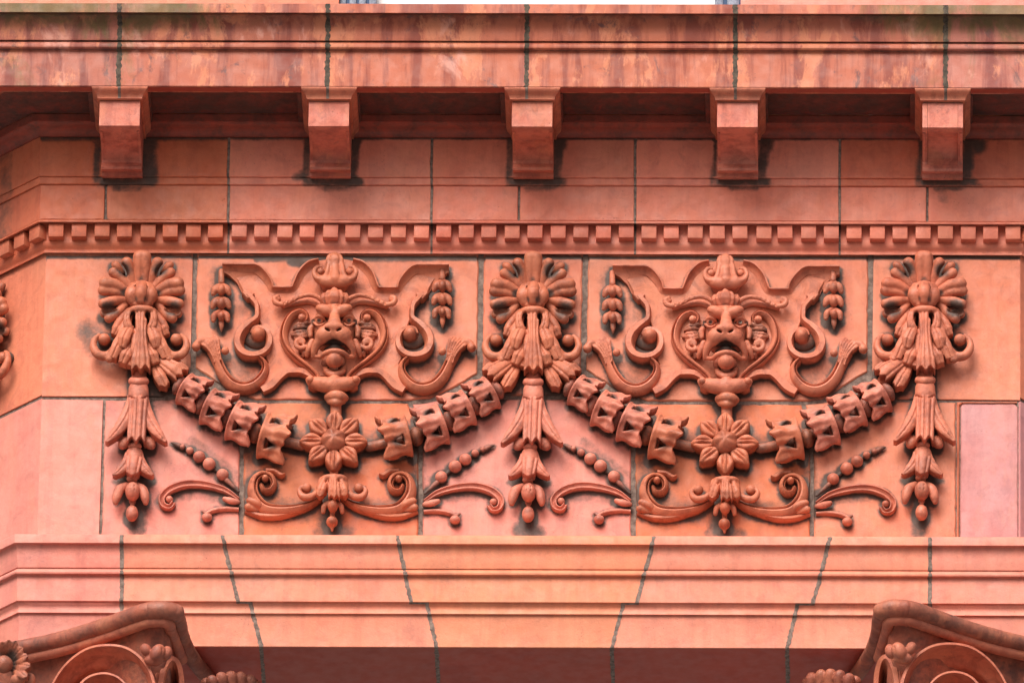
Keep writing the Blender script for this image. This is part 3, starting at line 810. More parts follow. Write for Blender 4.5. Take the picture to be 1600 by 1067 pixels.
for i, m_ in enumerate(MODX):
    c0 = P(m_, 160, 150).x
    if i == 0: c0 = P(187.3, 180, 150).x
    base = Vector((c0, -33 * U, zz(280, 36)))
    mo = empty('modillion', base, MLAB[i], 'bracket', GM)
    w = 31.6 * U
    bodyc = [(.55, .19, .135), (.56, .185, .13), (.56, .185, .12), (.60, .215, .155), (.60, .225, .165)][i]
    top = [(20 * U, z_m), (157 * U, z_m), (158 * U, z_m - 1 * U)]
    if i < 4:
        strip_solid('bracket_body', top + mod_side(), c0 - w, c0 + w, mo, MCAP, bodyc, soot=.24)
    else:
        strip_solid('bracket_body', top + mod_side(7), c0 - w + 8 * U, c0 + w - 8 * U, mo, MCAP, bodyc)
        strip_solid('bracket_cheek', top + mod_side(), c0 - w, c0 - w + 7.6 * U, mo, MCAP, bodyc)
        strip_solid('bracket_cheek', top + mod_side(), c0 + w - 7.6 * U, c0 + w, mo, MCAP, bodyc)
        strip_solid('lower_roll', [(dd + .6 * U, z - .6 * U) for dd, z in mod_side()[-10:]] + [(30 * U, zz(262, 56))], c0 - w + 1 * U, c0 + w - 1 * U, mo, MCAP, bodyc)
    # raised rim round the underside panel of the scroll
    for s in (-1, 1):
        pr = [(dd + .2 * U, z - 1.3 * U) for dd, z in mod_side()[2:12]] + [(dd - 3 * U, z + 5 * U) for dd, z in mod_side()[2:12]][::-1]
        strip_solid('scroll_rim', pr, c0 + s * w - (4.5 * U if s > 0 else -.8 * U), c0 + s * w + (-.8 * U if s > 0 else 4.5 * U), mo, MCAP, bodyc)
    # mortar bed on top and the little ogee cap round three sides
    zb = zz(155.5, 164.5)
    finish('mortar_bed', box_mesh('mortar_bed', (c0 - w + .004 - base.x, -156.5 * U - base.y, z_m - base.z + .0005), (c0 + w - .004 - base.x, -30 * U - base.y, zb + .4 * U - base.z), .001), MMOR, mo)
    OG = [(0, 0), (0, 1.6), (.6, 2.4), (1.2, 4.2), (2.6, 5.6), (5.5, 7.2), (8.5, 8.6), (10.8, 10.4), (11.8, 12.4), (11.6, 13.8), (11.2, 13.8)]
    bm = bmesh.new()
    rings = []
    zb = zz(155.5, 164.5)
    sc = (z_s + .8 * U - zb) / (13.8 * U)
    for o_, h_ in OG:
        xx = w + (3.5 + o_ * .72) * U; yf = -(164.5 + o_) * U
        z = zb + h_ * U * sc
        rings.append([bm.verts.new((a - base.x, b - base.y, z - base.z)) for a, b in ((c0 - xx, -30 * U), (c0 - xx, yf), (c0 + xx, yf), (c0 + xx, -30 * U))])
    for a, b in zip(rings[:-1], rings[1:]):
        for k in range(4):
            bm.faces.new((a[k], a[(k + 1) % 4], b[(k + 1) % 4], b[k]))
    bm.faces.new(rings[0][::-1]); bm.faces.new(rings[-1])
    bmesh.ops.recalc_face_normals(bm, faces=bm.faces)
    me = bpy.data.meshes.new('cap_moulding'); bm.to_mesh(me); bm.free()
    finish('cap_moulding', me, MCAP, mo, (.58, .20, .12), sharp=40)
    jx = P(CJ[i], 148, 165).x
    pm = [(164.5 * U + o_ * U + .5 * U, zb + h_ * U * sc) for o_, h_ in OG]
    extrude('mortar_joint', pm, [st_x(jx - 2.2 * U), st_x(jx + 2.4 * U)], MMOR, mo, None, close=False)

# ---- architrave: a flat arch of stepped blocks below the frieze
arch = empty('architrave', P(800, 1011, 50), 'salmon terracotta architrave of stepped voussoir blocks with grey slanting mortar joints', 'architrave')
APR = [(838.5, 10), (836.4, 72), (837.4, 73), (849.6, 73), (850.2, 72.4), (852.4, 66.5), (856, 65), (862, 63.6), (870, 62.6), (887, 62), (888.6, 61.4), (889, 58.5), (890.2, 58.5), (890.8, 62.5), (892.5, 65.6), (895, 67), (897.5, 66.4), (899.4, 63.6), (900.2, 60.5), (901.4, 59.5), (940, 59.5), (940.8, 59), (941.9, 56), (943.4, 55.6), (947, 53), (951, 52), (955, 53), (957.6, 55), (958.8, 55), (960.2, 51), (961.4, 50.6), (1010.4, 50.6), (1011.4, 49.6), (1011.4 + 150, -270)]
def AZ(py, d): return (d * U, zz(py, d))
AP = [AZ(*a) for a in APR[:-1]]
AP.append((-270 * U, AP[-1][1])); AP.append((-270 * U, AP[0][1] + .02))
ISTEP = next(i for i, a in enumerate(APR) if a[0] == 941.9)
def cutline(a, b, c, e):
    """photo x at 837, 941 (upper part) and 943, 1011 (lower part)"""
    zt, zm_, zl = zz(837, 73), zz(941, 58), zz(1011, 50)
    xa, xb = P(a, 837, 73).x, P(b, 941, 58).x
    xc, xe = P(c, 943, 55).x, P(e, 1011, 50).x
    def f(d, z, i):
        if i is not None and i >= ISTEP or (i is None and z < zm_):
            t = (zm_ - z) / (zm_ - zl)
            return xc + (xe - xc) * min(t, 1.0)
        t = (zt - z) / (zt - zm_)
        return xa + (xb - xa) * t
    return f
CUTS = [cutline(190, 190, 190, 189), cutline(347, 372, 391, 408), cutline(621, 642, 667, 682), cutline(1022, 995, 974, 956), cutline(1297, 1270, 1246, 1230), cutline(1453, 1453, 1453, 1453)]
AC = [PINK, PEACH, PEACH, (.70, .26, .145), (.69, .265, .18), PEACH, (.66, .26, .195)]
AP2 = AP[:ISTEP] + [AP[ISTEP]] + AP[ISTEP:]        # doubled point: the horizontal lap of the step
def acut(f, s, w=2.0):
    def g(d, z, i):
        j = i if i <= ISTEP - 1 else (ISTEP - 1 if i == ISTEP else i - 1)
        jj = ISTEP - 1 if i <= ISTEP else ISTEP
        return (f(d, z, ISTEP if i > ISTEP else 0) + s * w * U, -d)
    return g
ed = [[st_l(.7), st_l(0)]]
for f in CUTS:
    ed[-1].append(acut(f, -1)); ed.append([acut(f, 1)])
ed[-1] += [st_r(0), st_r(.7)]
for e, c in zip(ed, AC):
    extrude('voussoir_block', AP2, e, MWALL, arch, c, sharp=35)
sz = AP[-3][1]
AS = [(48.5 * U, sz + 1 * U), (48.5 * U, sz - .5 * U), (-262 * U, sz - .5 * U), (-262 * U, sz + 1 * U)]
sx = [st_l(.7), st_l(0)]; soffs = [sx]
for f in CUTS:
    soffs[-1].append((lambda f, s: (lambda d, z, i: (f(d, z, ISTEP) + s * U, -d)))(f, -2)); soffs.append([(lambda f, s: (lambda d, z, i: (f(d, z, ISTEP) + s * U, -d)))(f, 2)])
soffs[-1] += [st_r(0), st_r(.7)]
for e in soffs:
    extrude('soffit_panel', AS, e, MSOF, arch, (.38 * random.uniform(.9, 1.1), .078, .055), sharp=35)  # darker red than the blocks, with the soffit's shade painted in
def ragged_joint(f, prof, lower):
    pp = []
    for a, b in zip(prof[:-1], prof[1:]):
        n = max(1, int(math.hypot(a[0] - b[0], a[1] - b[1]) / U / 3.2))
        pp += [(a[0] + (b[0] - a[0]) * k / n, a[1] + (b[1] - a[1]) * k / n) for k in range(n)]
    pp.append(prof[-1])
    pp = [(dd + .45 * U, z - .8 * U) for dd, z in pp]
    jl = [3.1 + random.gauss(0, .55) for _ in pp]; jr = [3.1 + random.gauss(0, .55) for _ in pp]
    h = ISTEP if lower else 0
    extrude('mortar_joint', pp, [lambda d, z, i: (f(d, z, h) - jl[i] * U, -d), lambda d, z, i: (f(d, z, h) + jr[i] * U, -d)], MMOR, arch, None, close=False, sharp=60)
for k, f in enumerate(CUTS):
    ragged_joint(f, AP[:ISTEP + 1], False)
    ragged_joint(f, AP[ISTEP:-1], True)
    if 0 < k < 5:
        xa = f(0, zz(941, 58), 0); xb = f(0, zz(943, 55), ISTEP)
        lo, hi = min(xa, xb) - 3 * U, max(xa, xb) + 3 * U
        O = arch.location
        pts = [AZ(941.2, 58.5), AZ(942.2, 56.6), AZ(944.2, 55.8)]
        extrude('mortar_joint', [(d + .7 * U, z) for d, z in pts], [st_x(lo + (hi - lo) * t) for t in np.linspace(0, 1, 8)], MMOR, arch, None, close=False)

# ---- upper storey standing back on the cornice
zt = zz(6, 212) + 8 * U
WB = -60
def upper(name, label, cat, x0, x1, dep, mat, color, h=.55):
    a, b = P(x0, 0, -dep).x, P(x1, 0, -dep).x
    o = finish(name, box_mesh(name, (-(b - a) / 2, 0, 0), ((b - a) / 2, .3, h), .004), mat, None, color, sharp=35)
    o.location = ((a + b) / 2, dep * U, zt)
    return tag(o, label, cat)
upper('window_pier', 'salmon wall pier above the cornice at the upper left edge', 'wall', -260, 530, 60, MWALL, PEACH)
upper('window_pier', 'pale salmon wall pier above the cornice at the upper right edge', 'wall', 1157, 1900, 60, MWALL, PINK)
win = empty('upper_window', P(850, 0, -90), 'white blinded window with blue grey frame just above the cornice', 'window')
win.location.z = zt
def wpart(name, x0, x1, d0, d1, mat, z1=.55):
    a, b = P(x0, 0, -d0).x - win.location.x, P(x1, 0, -d0).x - win.location.x
    finish(name, box_mesh(name, (a, d0 * U - 90 * U, 0), (b, d1 * U - 90 * U, z1), .002), mat, win, None, sharp=35)
wpart('blind', 580, 1125, 96, 104, MBLD)
for a, b in ((531, 541), (546, 557), (561, 572), (577, 588), (1117, 1130), (1136, 1155)):
    wpart('window_frame', a, b, 74, 95, MFRM)

# ================================================================== the ornament
def wobble(c, s=.05):
    v = 1 + random.uniform(-s, s)
    return tuple(a * v for a in c)
OC = (.50, .162, .088)            # moulded pieces on orange blocks
OP = (.57, .205, .145)           # moulded pieces on pink blocks
S8 = 1 / 4.104
# ---- palmettes -------------------------------------------------
zp = zc(700, 370, 4.104)
po = zp(545, 455)
def pclay(h=1.7): return Clay(po, h, zp)
def lobe(c, pts, groove=True, mir=True, k=2.0, gd=4.0, gr=.34):
    c.tube(pts, k=k, mir=mir, rs=S8)
    if groove:
        g = [(x, y, d + r * S8 * .98, r * gr) for x, y, d, r in pts]
        c.tube(g, k=1.6, sub=True, mir=mir, rs=S8)

def hollow(c, p, r, rot=0, st=.9):
    c.blob(p, r, rot=rot, sub=True, k=2.2); c.stain(p, max(r), st)
BACK = lambda c, pts: c.tube(pts, rs=S8, k=5, n=3)
c = pclay(); c.tube([(562, 340, 14, 30), (566, 250, 20, 34), (567, 180, 26, 38), (566, 135, 29, 40)], rs=S8, mir=True, k=1.5); c.tube([(545, 310, 27, 20), (545, 250, 33, 14), (545, 190, 42, 5)], sub=True, rs=S8, k=2); c.stain((545, 280, 20), 7, .9)
c.tube([(545, 190, 22, 34), (545, 130, 28, 38)], rs=S8, k=6)
pm_top = c.mesh('shell_leaf')
c = pclay(); c.tube([(590, 335, 12, 26), (614, 250, 19, 33), (645, 172, 26, 37)], rs=S8, k=2); c.tube([(610, 350, 12, 26), (680, 272, 19, 31), (730, 236, 22, 33)], rs=S8, k=2)
c.tube([(680, 240, 4, 22), (715, 195, 10, 27), (728, 185, 10, 22)], rs=S8); hollow(c, (662, 218, 26), (5.5, 12, 13), -32); c.tube([(605, 290, 34, 4), (640, 190, 40, 3)], sub=True, rs=S8, k=2); c.tube([(640, 300, 34, 4), (715, 240, 38, 3)], sub=True, rs=S8, k=2)
pm_l2 = c.mesh('shell_leaf')
c = pclay(); c.tube([(630, 365, 13, 28), (710, 316, 20, 37), (778, 305, 24, 41)], rs=S8, k=2); c.tube([(640, 390, 11, 24), (725, 358, 17, 33), (790, 350, 20, 36)], rs=S8, k=2)
c.tube([(630, 372, 26, 9), (710, 340, 35, 8), (765, 326, 38, 3)], sub=True, rs=S8, k=2); c.tube([(660, 345, 34, 4), (765, 290, 40, 3)], sub=True, rs=S8, k=2); c.stain((650, 365, 18), 8, .7)
pm_l3 = c.mesh('shell_leaf')
c = pclay(); c.tube([(640, 415, 11, 25), (720, 418, 19, 33), (785, 436, 22, 34)], rs=S8, k=2); c.tube([(645, 445, 9, 26), (700, 500, 17, 31), (744, 528, 20, 33)], rs=S8, k=2)
c.tube([(700, 480, 4, 26), (780, 498, 12, 30)], rs=S8); hollow(c, (745, 468, 26), (14, 6.5, 15), -8); c.tube([(660, 405, 33, 4), (770, 420, 37, 3)], sub=True, rs=S8, k=2); c.tube([(665, 480, 33, 4), (730, 528, 37, 3)], sub=True, rs=S8, k=2)
pm_l4 = c.mesh('shell_leaf')
c = pclay(); c.tube([(635, 480, 8, 24), (672, 545, 16, 30), (698, 592, 17, 28)], rs=S8); c.tube([(660, 520, 32, 4), (694, 580, 34, 3)], sub=True, rs=S8, k=2); c.blob((590, 400, 0), (30, 36, 13), k=4)
pm_l5 = c.mesh('shell_leaf')
c = pclay(1.4); c.blob((545, 375, 24), (25, 22, 21), k=2); c.tube([(545, 322, 34, 40), (545, 360, 42, 46), (545, 405, 38, 42)], k=.5, rs=S8); c.tube([(596, 330, 28, 32), (606, 375, 32, 42), (592, 415, 30, 34)], k=.5, mir=True, rs=S8)
c.tube([(574, 300, 36, 6), (583, 360, 46, 8), (575, 420, 40, 9)], sub=True, mir=True, rs=S8, k=2); c.stain((580, 405, 44), 6, .8, True); c.tube([(490, 432, 28, 22), (545, 440, 34, 24), (600, 432, 28, 22)], rs=S8, k=2)
pm_bud = c.mesh('bud')
c = pclay(1.3)
c.leaf((546, 468), (547, 838), [10.5, 9, 8, 8.5, 11, 14.5, 15], [40, 42, 42, 43, 45, 47, 45], flutes=3, fd=1.7, tip=3.5, tipn=2.0, th=22, dome=.28)
c.tube([(470, 486, 28, 24), (515, 470, 36, 26), (578, 470, 36, 26), (622, 486, 28, 24)], rs=S8, k=1)
c.leaf((618, 476), (588, 622), [6.5, 5.5, 7, 5], [36, 38, 38, 34], bend=5, flutes=1, th=16, mir=True)
c.blob((588, 512, 36), (4.2, 8, 20), rot=6, sub=True, mir=True, k=1.2); c.stain((588, 512, 26), 9, 1.1, True); c.leaf((572, 590), (560, 800), [4, 6, 7, 5], [30, 34, 37, 34], flutes=0, th=18, mir=True)
c.tube([(545, 480, 20, 40), (546, 840, 22, 40)], rs=S8, k=2)
pm_tongue = c.mesh('tongue_leaf')
c = pclay(1.3)
c.leaf((612, 485), (712, 778), [5, 7.5, 9.5, 8, 10, 6.5], [26, 30, 34, 36, 37, 33], bend=-3, flutes=1, fd=2.6, scal=.10, scn=3, th=18)
c.leaf((598, 570), (648, 712), [5, 9, 9.5, 6], [34, 40, 43, 38], flutes=1, fd=2.4, th=16, bend=2)
c.leaf((578, 680), (645, 812), [5, 8, 9.5, 6.5], [28, 34, 38, 33], flutes=1, fd=2.4, th=18)
c.leaf((568, 740), (594, 830), [4, 6, 5], [26, 32, 30], flutes=1, fd=1.5, th=16)
c.leaf((645, 530), (708, 632), [5, 7, 8, 6], [16, 22, 26, 22], flutes=1, fd=2.4, th=16)
c.tube([(610, 500, 10, 24), (650, 700, 12, 24)], rs=S8); c.stain((655, 700, 20), 8, .9); c.stain((612, 720, 20), 7, .9); c.stain((650, 560, 14), 7, .9)
pm_side = c.mesh('acanthus_leaf')
c = pclay()
c.tube([(668, 640, 14, 20), (700, 720, 19, 26), (742, 768, 22, 30), (800, 764, 22, 30), (836, 718, 20, 25), (832, 668, 18, 19), (806, 638, 17, 15)], rs=S8, n=7)
c.tube([(730, 770, 40, 9), (800, 768, 42, 10), (838, 714, 38, 6)], sub=True, rs=S8, k=2); c.tube([(715, 740, 26, 24), (728, 790, 26, 26)], rs=S8, k=1.5)
c.stain((785, 705, 8), 9, .9)
pm_vol = c.mesh('volute')
c = pclay(); c.blob((772, 664, 15), 9.6); c.blob((772, 676, 4), (11, 11, 8))
pm_ball = c.mesh('volute_ball')
c = pclay(1.3)
c.leaf((625, 765), (806, 880), [5, 8, 11, 13.5, 13], [20, 27, 33, 38, 36], flutes=2, fd=2.0, tip=3.0, tipn=2.0, th=20, dome=.3)
c.leaf((622, 795), (706, 955), [5, 8, 10, 9], [18, 26, 32, 30], flutes=1, fd=2.6, tip=2.5, tipn=1.2, th=20, bend=-2)
c.leaf((690, 790), (846, 862), [3.5, 5.5, 7, 5.5], [12, 18, 23, 20], flutes=1, fd=1.6, th=18, bend=3)
c.tube([(690, 890, 6, 34), (790, 930, 8, 44)], rs=S8); c.stain((745, 905, 14), 10, .9)
pm_rib = c.mesh('ribbon_tail')

def palmette(cx, cy, label, left, right, col):
    r = empty('palmette', P(cx, cy, 0), label, 'palmette', 'palmettes on the frieze')
    def add(name, me, flip=None):
        for s in ((1,) if flip is None else flip):
            o = bpy.data.objects.new(name, me); C.objects.link(o); o.parent = r
            o.scale.x = s
            o.color = (*wobble(col), 1 - random.choice([.2, .26, .34]))
    for me in (pm_top, pm_l2, pm_l3, pm_l4, pm_l5, pm_bud, pm_tongue, pm_side, pm_vol, pm_ball, pm_rib):
        if not me.materials:
            me.materials.append(MORN)
            me.polygons.foreach_set('use_smooth', np.ones(len(me.polygons), dtype=bool))
    add('shell_leaf', pm_top)
    for me in (pm_l2, pm_l3, pm_l4, pm_l5): add('shell_leaf', me, (1, -1))
    add('bud', pm_bud); add('tongue_leaf', pm_tongue); add('acanthus_leaf', pm_side, (1, -1))
    add('volute', pm_vol, (1, -1)); add('volute_ball', pm_ball, (1, -1))
    add('ribbon_tail', pm_rib, tuple(([1] if right else []) + ([-1] if left else [])))
    return r
pal = [palmette(221.5, 479.5, 'leftmost large terracotta palmette with a ribbon tail only on its right', False, True, OC),
       palmette(po[0], po[1], 'middle terracotta palmette between the two lion masks', True, True, OC),
       palmette(1443.5, 480, 'rightmost terracotta palmette with a ribbon tail only on its left', True, False, (.53, .172, .10))]
pr_ = palmette(0, 480, 'dark palmette cut off by the left photo edge on the angled return wall', False, False, OC)
t = 134 * U
pr_.location = (XL - t * S45, t * S45, P(221, 479.5, 0).z - .004)
pr_.rotation_euler = (0, 0, -math.radians(45))

# ---- bellflower drops ------------------------------------------
zd = zc(620, 560, 3.81); SD = 1 / 3.81
do = zd(812, 200)
def dclay(h=1.7): return Clay(do, h, zd)
c = dclay(); c.tube([(815, 40, 12, 44), (812, 190, 12, 46)], rs=SD); c.tube([(775, 142, 24, 26), (812, 148, 30, 28), (850, 142, 24, 26)], rs=SD)
dm_neck = c.mesh('neck')
c = dclay(1.3)
c.tube([(812, 192, 20, 60), (812, 232, 22, 62)], rs=SD, flat=.85, k=1)
c.leaf((812, 225), (802, 480), [15.5, 14.5, 14, 14.5, 14], [37, 38, 40, 43, 45], flutes=3, fd=2.8, tip=4.5, tipn=2.0, th=24, dome=.42)
c.tube([(756, 236, 26, 6), (812, 246, 40, 6), (868, 236, 26, 6)], sub=True, rs=SD, k=1.2)
c.stain((812, 500, 24), 10, .8)
dm_b1 = c.mesh('bellflower')
c = dclay(1.3)
c.leaf((846, 225), (982, 500), [7, 9, 10.5, 10, 8, 2.5], [24, 28, 31, 34, 36, 34], bend=-9, flutes=1, fd=2.6, th=18, dome=.4)
c.tube([(842, 450, 6, 18), (876, 505, 14, 34), (890, 522, 16, 28)], rs=SD); c.stain((866, 455, 16), 8, 1); c.stain((860, 510, 8), 8, .9)
dm_p1 = c.mesh('bell_petal')
c = dclay(); c.tube([(798, 500, 12, 30), (795, 545, 14, 30)], rs=SD); c.blob((795, 528, 22), (11, 6, 9)); c.tube([(785, 700, 10, 28), (780, 750, 10, 28)], rs=SD); c.blob((780, 722, 18), (9, 5.5, 8)); c.tube([(784, 640, 8, 30), (784, 860, 8, 22)], rs=SD)
dm_stem = c.mesh('stem')
c = dclay(1.3); c.tube([(793, 578, 18, 52), (792, 600, 20, 52)], rs=SD, flat=.85)
c.leaf((793, 580), (782, 690), [13, 12, 11, 9], [33, 36, 39, 38], flutes=2, fd=2.2, tip=2.5, tipn=1.0, th=22, dome=.42)
dm_b2 = c.mesh('bellflower')
c = dclay(1.3); c.leaf((820, 568), (904, 698), [7, 8.5, 8.5, 3], [24, 28, 31, 29], bend=-6, flutes=1, fd=2.2, th=16, dome=.4); c.stain((838, 690, 10), 8, .9)
dm_p2 = c.mesh('bell_petal')
c = dclay(); c.blob((785, 798, 22), (11.5, 15.5, 14)); c.tube([(773, 760, 33, 3), (771, 830, 36, 3)], sub=True, rs=SD, k=2); c.tube([(796, 760, 33, 3), (797, 830, 36, 3)], sub=True, rs=SD, k=2)
dm_b3 = c.mesh('bellflower')
c = dclay(); c.tube([(806, 765, 12, 24), (842, 788, 16, 30), (858, 830, 19, 27), (863, 864, 18, 17)], rs=SD)
dm_p3 = c.mesh('bell_petal')
c = dclay(); c.tube([(784, 840, 10, 13), (782, 900, 12, 12)], rs=SD); c.blob((782, 928, 13), (9.6, 13.5, 10))
dm_fin = c.mesh('finial')
def drop(cx, cy, label, col, soot):
    r = empty('husk_drop', P(cx, cy, 0), label, 'ornament', 'bellflower drops below the palmettes')
    def add(name, me, s=1):
        if not me.materials:
            me.materials.append(MORN); me.polygons.foreach_set('use_smooth', np.ones(len(me.polygons), dtype=bool))
        o = bpy.data.objects.new(name, me); C.objects.link(o); o.parent = r; o.scale.x = s
        o.color = (*wobble(col), 1 - soot - .09)
        return o
    add('neck', dm_neck); add('stem', dm_stem); add('bellflower', dm_b1); add('bellflower', dm_b2); add('bellflower', dm_b3); add('finial', dm_fin)
    return r, add
for cx, cy, lab, col, so in ((217, 611, 'leftmost hanging bellflower drop on the pink block', (.55, .185, .12), .3), (do[0], do[1], 'middle hanging bellflower drop between the two garlands', (.57, .195, .13), .26), (1445, 609.5, 'rightmost hanging bellflower drop beside the lilac patch', (.55, .18, .108), .26)):
    r, add = drop(cx, cy, lab, col, so)
    # petals lean with the stem, so each side is set about its own bell
    for me, ax in ((dm_p1, 0.0), (dm_p2, -14 * SD * U), (dm_p3, -26 * SD * U)):
        for s in (1, -1):
            o = add('bell_petal', me, s)
            if s < 0: o.location.x = 2 * ax

# ---- garlands --------------------------------------------------
def husk_mesh():
    c = Clay((800, 533.5), 1.3)
    def body(X, Y, D):
        dd = D - 15.0
        rho = np.sqrt(Y * Y + dd * dd); th = np.arctan2(dd, Y) - math.pi / 2
        tt = np.clip((X + 20) / 40, -.2, 1.3)
        pet = np.cos(5 * th)
        r = 26.5 + 2.5 * tt + 5.0 * np.maximum(tt - .55, 0) ** 1.4 + 3.2 * pet * np.clip(tt * 1.6, 0, 1) + 1.1 * np.cos(15 * th + .4 * np.sin(X * .2)) * np.clip(tt * 2 - .1, 0, 1) + .8 * np.sin(X * .3 + 4 * th) + 1.6 * np.exp(-((X + 18) / 2.5) ** 2)
        out = (rho - r) * .85
        inn = ((r - 7.0) - rho) * .85
        shell = np.where(X > -10, np.maximum(out, inn), out)
        rim = (X - (15 + 3.4 * pet + 1.8 * np.cos(10 * th + .7) + 1.0 * np.cos(13 * th + 1))) * .65
        basec = -X - 20
        return np.maximum(np.maximum(shell, rim), basec)
    c.fn(body, (-24, -38, -24), (28, 38, 56), k=1)
    for k in range(-2, 3):
        a = math.radians(90 + 36 + 72 * k)
        w = np.array((-4.0, 27 * math.cos(a), 15 + 27 * math.sin(a)))
        def hole(X, Y, D, w=w, a=a):
            u = X - w[0]
            tx = -math.sin(a) * (Y - w[1]) + math.cos(a) * (D - w[2])
            rd = math.cos(a) * (Y - w[1]) + math.sin(a) * (D - w[2])
            return np.maximum(np.maximum(np.abs(tx) - (3.8 - .55 * u), np.abs(u) - 7.0), np.abs(rd) - 8) * .8
        c.fn(hole, w - 14, w + 14, k=1.2, sub=True)
        c.stains.append((np.array((-4.0, 21 * math.cos(a), 15 + 21 * math.sin(a))), 9, .9))
    return c.mesh('husk', back=-2)
hm = husk_mesh()
c = Clay((800, 533.5), 1.7); c.foot = 12; c.tube([(768, 533.5 - 5, 9, 8.5), (800, 533.5 - 5, 10, 8.5), (832, 533.5 - 5, 9, 8.5)], n=3)
c.fn(lambda X, Y, D: (np.sqrt(((X + 29) / 9) ** 2 + (Y / 16) ** 2 + ((D - 13) / 17) ** 2) - 1) * 9, (-40, -18, -6), (-18, 18, 32), k=3)
sm = c.mesh('stem_bead', back=-2)
for me in (hm, sm):
    me.materials.append(MORN); me.polygons.foreach_set('use_smooth', np.ones(len(me.polygons), dtype=bool))
LH = [(304, 612, -30), (342, 640, -24), (383, 661, -21), (433, 682, -15)]
RH = [(752, 619, -31), (714, 642, -26), (671, 665, -21), (616, 685, -13)]
def garland(dx, dy, label):
    g = empty('garland', P(522 + dx, 690 + dy, 0), label, 'garland', 'garlands of husks on the frieze')
    for side, H in ((1, LH), (-1, RH)):
        for k, (x, y, a) in enumerate(H):
            w = P(x + dx, y + dy, 22)
            pink = (k < 3)
            for name, me, ox in (('husk', hm, 0), ('stem_bead', sm, 0)):
                o = bpy.data.objects.new(name, me); C.objects.link(o); o.parent = g
                o.location = (w.x - g.location.x, 0, w.z - g.location.z)
                kz = ((.95, 1.12, 1.2, 1.3) if side > 0 else (1.02, 1.1, 1.18, 1.24))[k] if name == 'husk' else 1.0
                o.scale = (side * (.98, 1.06, 1.12, 1.2)[k], (1, 1.06, 1.1, 1.14)[k] if name == 'husk' else 1, kz * random.uniform(.98, 1.02))
                o.rotation_euler = (math.radians(random.uniform(-8, 8)) if name == 'husk' else 0, -side * math.radians(a), 0)
                o.color = (*wobble(((.56, .195, .135) if pink else OC), .06), 1 - (random.uniform(.2, .34) if name == 'husk' else .6))
    return g
garland(0, 0, 'garland of pierced husks swagged below the left lion mask')
garland(611, 3, 'garland of pierced husks swagged below the right lion mask')

# ---- rosettes and what hangs from them ---------------------------
zb_ = zc(360, 580, 3.953); SB = 1 / 3.953
ro = zb_(641, 425)
def bclay(h=1.7): return Clay(ro, h, zb_)
def rosette(dx, dy, label):
    r = empty('rosette', P(ro[0] + dx, ro[1] + dy, 0), label, 'rosette', 'rosettes at the middle of the garlands')
    return r
c = Clay((800, 533.5), 1.5)      # one petal pointing up, built on its own centre
def petal(X, Y, D):
    t = np.clip((Y - 17) / 34, 0, 1)
    w = 2.0 + 11.4 * np.sin(np.pi * np.clip(t * .82 + .10, 0, 1)) ** 1.15
    top = 26 + 9 * t - 10 * t ** 4
    cross = np.abs(X) / w
    ridge = 1.6 * np.exp(-(X / 1.6) ** 2) - 4.0 * np.exp(-((np.abs(X) - 3.2) / 1.3) ** 2) + 1.0 * np.exp(-((cross - .8) / .15) ** 2)
    hgt = top + ridge * np.clip(np.sin(np.pi * np.clip(t, .08, .92)), 0, 1) - 4.5 * np.clip(cross, 0, 1.3) ** 4
    tip = Y - (53 - .06 * X * X)
    return np.maximum(np.maximum((np.abs(X) - w) * .8, D - hgt), np.maximum(tip * .8, 12 - Y)) 
c.fn(petal, (-18, 8, -6), (18, 58, 46), k=1)
c.ops[-1] = c.ops[-1]
rp = c.mesh('petal', back=-2)
c = Clay((800, 533.5), 1.5); c.fn(lambda X, Y, D: (np.sqrt((X / 20) ** 2 + (Y / 20) ** 2 + ((D - 22) / 17) ** 2) - 1) * 18 + 1.5 * np.cos(5 * np.arctan2(Y, X)) * np.exp(-((np.sqrt(X * X + Y * Y) - 13) / 9) ** 2), (-22, -22, 0), (22, 22, 46)); c.fn(lambda X, Y, D: np.maximum(np.sqrt(X * X + Y * Y) - 27, D - 20), (-30, -30, -4), (30, 30, 24), k=2)
for k in range(8):
    a = math.radians(22.5 + 45 * k)
    c.fn(lambda X, Y, D, a=a: np.sqrt((X - 22.5 * math.cos(a)) ** 2 + (Y - 22.5 * math.sin(a)) ** 2) - 2.6, (22.5 * math.cos(a) - 5, 22.5 * math.sin(a) - 5, 4), (22.5 * math.cos(a) + 5, 22.5 * math.sin(a) + 5, 40), sub=True, k=1)
rb = c.mesh('boss', back=-2)
# bracket with two ball volutes
c = bclay(); c.tube([(575, 668, 22, 22), (600, 655, 30, 20), (680, 655, 30, 20), (703, 668, 22, 22)], rs=SB); c.tube([(640, 660, 30, 30), (640, 745, 32, 34)], rs=SB); c.tube([(700, 670, 24, 18), (706, 730, 26, 24), (680, 755, 26, 20)], rs=SB, mir=True)
c.leaf((640, 650), (640, 770), [7, 8, 9.5, 9], [42, 43, 45, 43], flutes=3, fd=1.8, tip=2.5, tipn=2, th=16); c.leaf((672, 652), (706, 765), [5, 6, 7.5, 6], [32, 36, 39, 36], flutes=1, fd=2, tip=1.5, th=16, mir=True); c.blob((668, 668, 38), (2.0, 4.5, 9), rot=8, sub=True, mir=True, k=.8); c.tube([(570, 700, 18, 20), (640, 720, 24, 40), (710, 700, 18, 20)], rs=SB); c.tube([(628, 690, 41, 3), (628, 760, 43, 3)], sub=True, rs=SB, k=1.5); c.tube([(655, 690, 41, 3), (657, 760, 43, 3)], sub=True, rs=SB, k=1.5); c.tube([(640, 600, 10, 26), (636, 800, 8, 26)], rs=SB)
bk = c.mesh('bracket')
